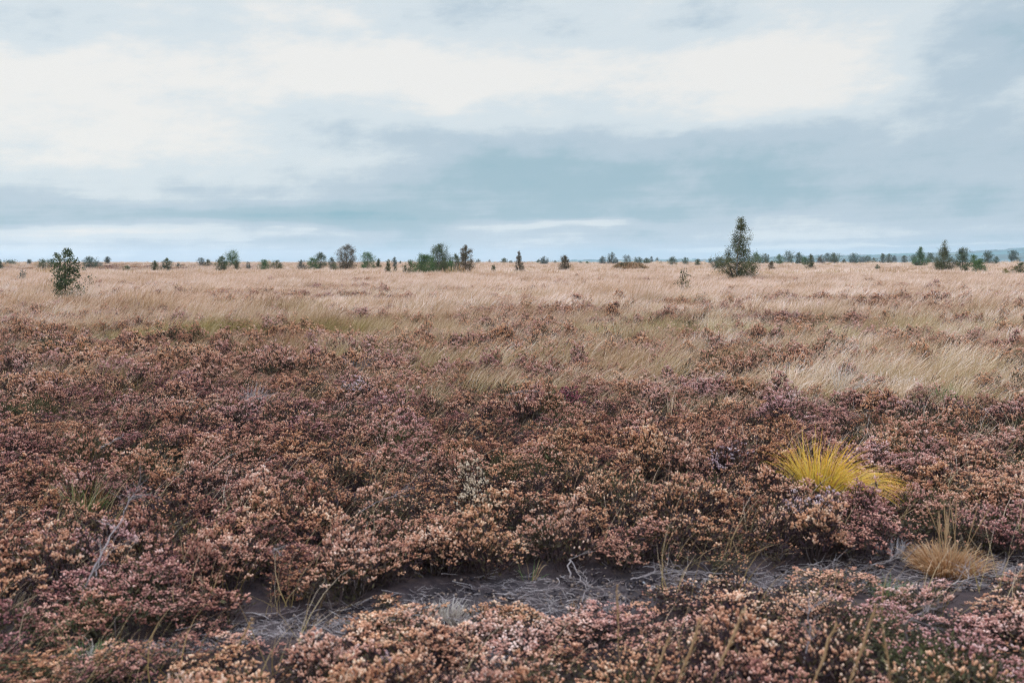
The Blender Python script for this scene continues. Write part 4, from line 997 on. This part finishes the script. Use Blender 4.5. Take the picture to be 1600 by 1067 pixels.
def litter():
    rng = np.random.default_rng(70); mb = MB(); n = 9000
    X = rng.uniform(-3.6, 4.2, n); Y = path_far(X) - path_w(X) * rng.uniform(-.08, 1.1, n)
    k = path_mask(X, Y) > .15; X, Y = X[k], Y[k]
    dn = fbm(X * 3, Y * 3, 9); k = rng.uniform(size=len(X)) < np.clip((dn - .25) * 2.2 + .5 * (X > 1.1) + .35 * (X < -.4), .12, 1); X, Y = X[k], Y[k]
    Z = ground_z(X, Y)
    for x, y, z in zip(X, Y, Z):
        a = rng.normal() * .9; l = rng.uniform(.02, .11) * (1.6 if rng.uniform() < .1 else 1); r = rng.uniform(.0007, .0022)
        c = rng.normal() * .5
        s = np.linspace(-.5, .5, 5); px = np.cos(a) * s * l - np.sin(a) * c * (s * s) * l; py = np.sin(a) * s * l + np.cos(a) * c * (s * s) * l
        pz = .004 + np.abs(rng.normal()) * .012 + s * l * rng.normal() * .25 + rng.normal(size=5) * .0015
        add_tube(mb, np.stack([x + px, y + py, z + .012 + np.maximum(pz, 0)], 1), r * np.array([1, 1, .9, .8, .5]), np.clip(rng.normal(.72, .22), .1, 1), 0, 3)
    o = mb.build('twig_litter', [M_twig]); tag(o, 'scattered pale twigs and root bits lying over the bare dark peat', 'twigs', kind='stuff')
    # crumbs of peat
    m = 12000; mb = MB(); X = rng.uniform(-3.6, 4.2, m); Y = path_far(X) - path_w(X) * rng.uniform(-.05, 1.05, m); Z = ground_z(X, Y)
    P = np.stack([X, Y, Z - .002], 1); s = rng.uniform(.0025, .010, m) ** 1.0
    add_spindles(mb, P, rng.normal(size=(m, 3)) * .5 + np.array([0, 0, 1]), s * 1.6, s, rng, rng.uniform(0, 1, m), 0)
    def pc(T, b): return T.ramp(attr(T, 'tone'), [(0, (.010, .008, .010)), (.5, (.040, .030, .032)), (.8, (.11, .075, .055)), (1, (.36, .26, .19))])
    o = mb.build('peat_crumbs', [material('peat_crumb', pc, .95)]); tag(o, 'dark crumbs and lumps of peat on the bare strip', 'peat crumbs', kind='stuff')
litter()

# ============================================================ single heather cushions that stand out by colour
def solid_tip(name, stops):
    return material(name, lambda T, b: T.ramp(attr(T, 'tone'), stops), .9, .2)
CR = solid_tip('cream_heather', [(0, (.40, .28, .17)), (.5, (.66, .50, .34)), (1, (.80, .70, .52))])
LI = solid_tip('lilac_heather', [(0, (.30, .17, .17)), (.5, (.60, .42, .42)), (1, (.80, .68, .66))])
RD = solid_tip('crimson_heather', [(0, (.16, .03, .045)), (.5, (.34, .08, .11)), (1, (.50, .20, .22))])
PK = solid_tip('pink_heather', [(0, (.36, .17, .16)), (.5, (.62, .35, .30)), (1, (.76, .52, .45))])
def cushion(px, py, zt, s, hs, mat, label, seed):
    P = at(px, py, zt); o = heather_clump(seed, rad=.12, ht=.28, stems=50, mats=[mat, M_leaf, M_twig], link=True, name='heather_cushion')
    o.location = (P.x, P.y, float(ground_z(P.x, P.y))); o.scale = (s, s, hs); tag(o, label, 'heather')
cushion(738, 712, .34, .85, 1.25, CR, 'upper one of two cream heather cushions at the middle', 401)
cushion(742, 738, .34, .9, 1.25, CR, 'lower one of two cream heather cushions at the middle', 402)
cushion(1245, 772, .28, .7, 1.05, LI, 'left lilac grey heather cushion just below the yellow tussock', 403)
cushion(1290, 762, .28, .8, 1.05, LI, 'right lilac grey heather cushion just below the yellow tussock', 404)
cushion(1135, 690, .34, 1.3, 1.2, LI, 'lilac grey heather cushion left of the yellow tussock', 405)
cushion(886, 610, .34, 1.4, 1.3, RD, 'crimson heather cushion right of centre near the grass edge', 406)
cushion(603, 1020, .20, .45, .75, LI, 'pale lilac sprig cluster near the bottom, left of centre', 407)
cushion(160, 812, .32, 1.3, 1.2, PK, 'dusty pink heather cushion around the long grey branch', 408)
cushion(555, 590, .34, 1.6, 1.25, LI, 'lilac grey heather cushion at grass edge left of centre', 409)

# ============================================================ air
def haze():
    V = np.array([(x, y, z) for x in (-8200, 8200) for y in (-8200, 8200) for z in (-9.0, 84.0)], float)
    Q = np.array([(0, 1, 3, 2), (4, 6, 7, 5), (0, 4, 5, 1), (2, 3, 7, 6), (0, 2, 6, 4), (1, 5, 7, 3)])
    o = mesh_obj('haze', V, [Q], {}, [])
    m = bpy.data.materials.new('haze_air'); m.use_nodes = True; T = NT(m.node_tree); T.n.clear()
    out = T.new('ShaderNodeOutputMaterial'); v = T.new('ShaderNodeVolumePrincipled')
    v.inputs['Color'].default_value = (.63, .80, .88, 1); v.inputs['Density'].default_value = HAZE_D; v.inputs['Anisotropy'].default_value = .2
    T.l.new(v.outputs[0], out.inputs['Volume']); o.data.materials.append(m); o['kind'] = 'stuff'; tag(o, 'thin blue haze over the distant moor and hills', 'haze', kind='stuff')
HAZE_D = 1.1e-4
haze()
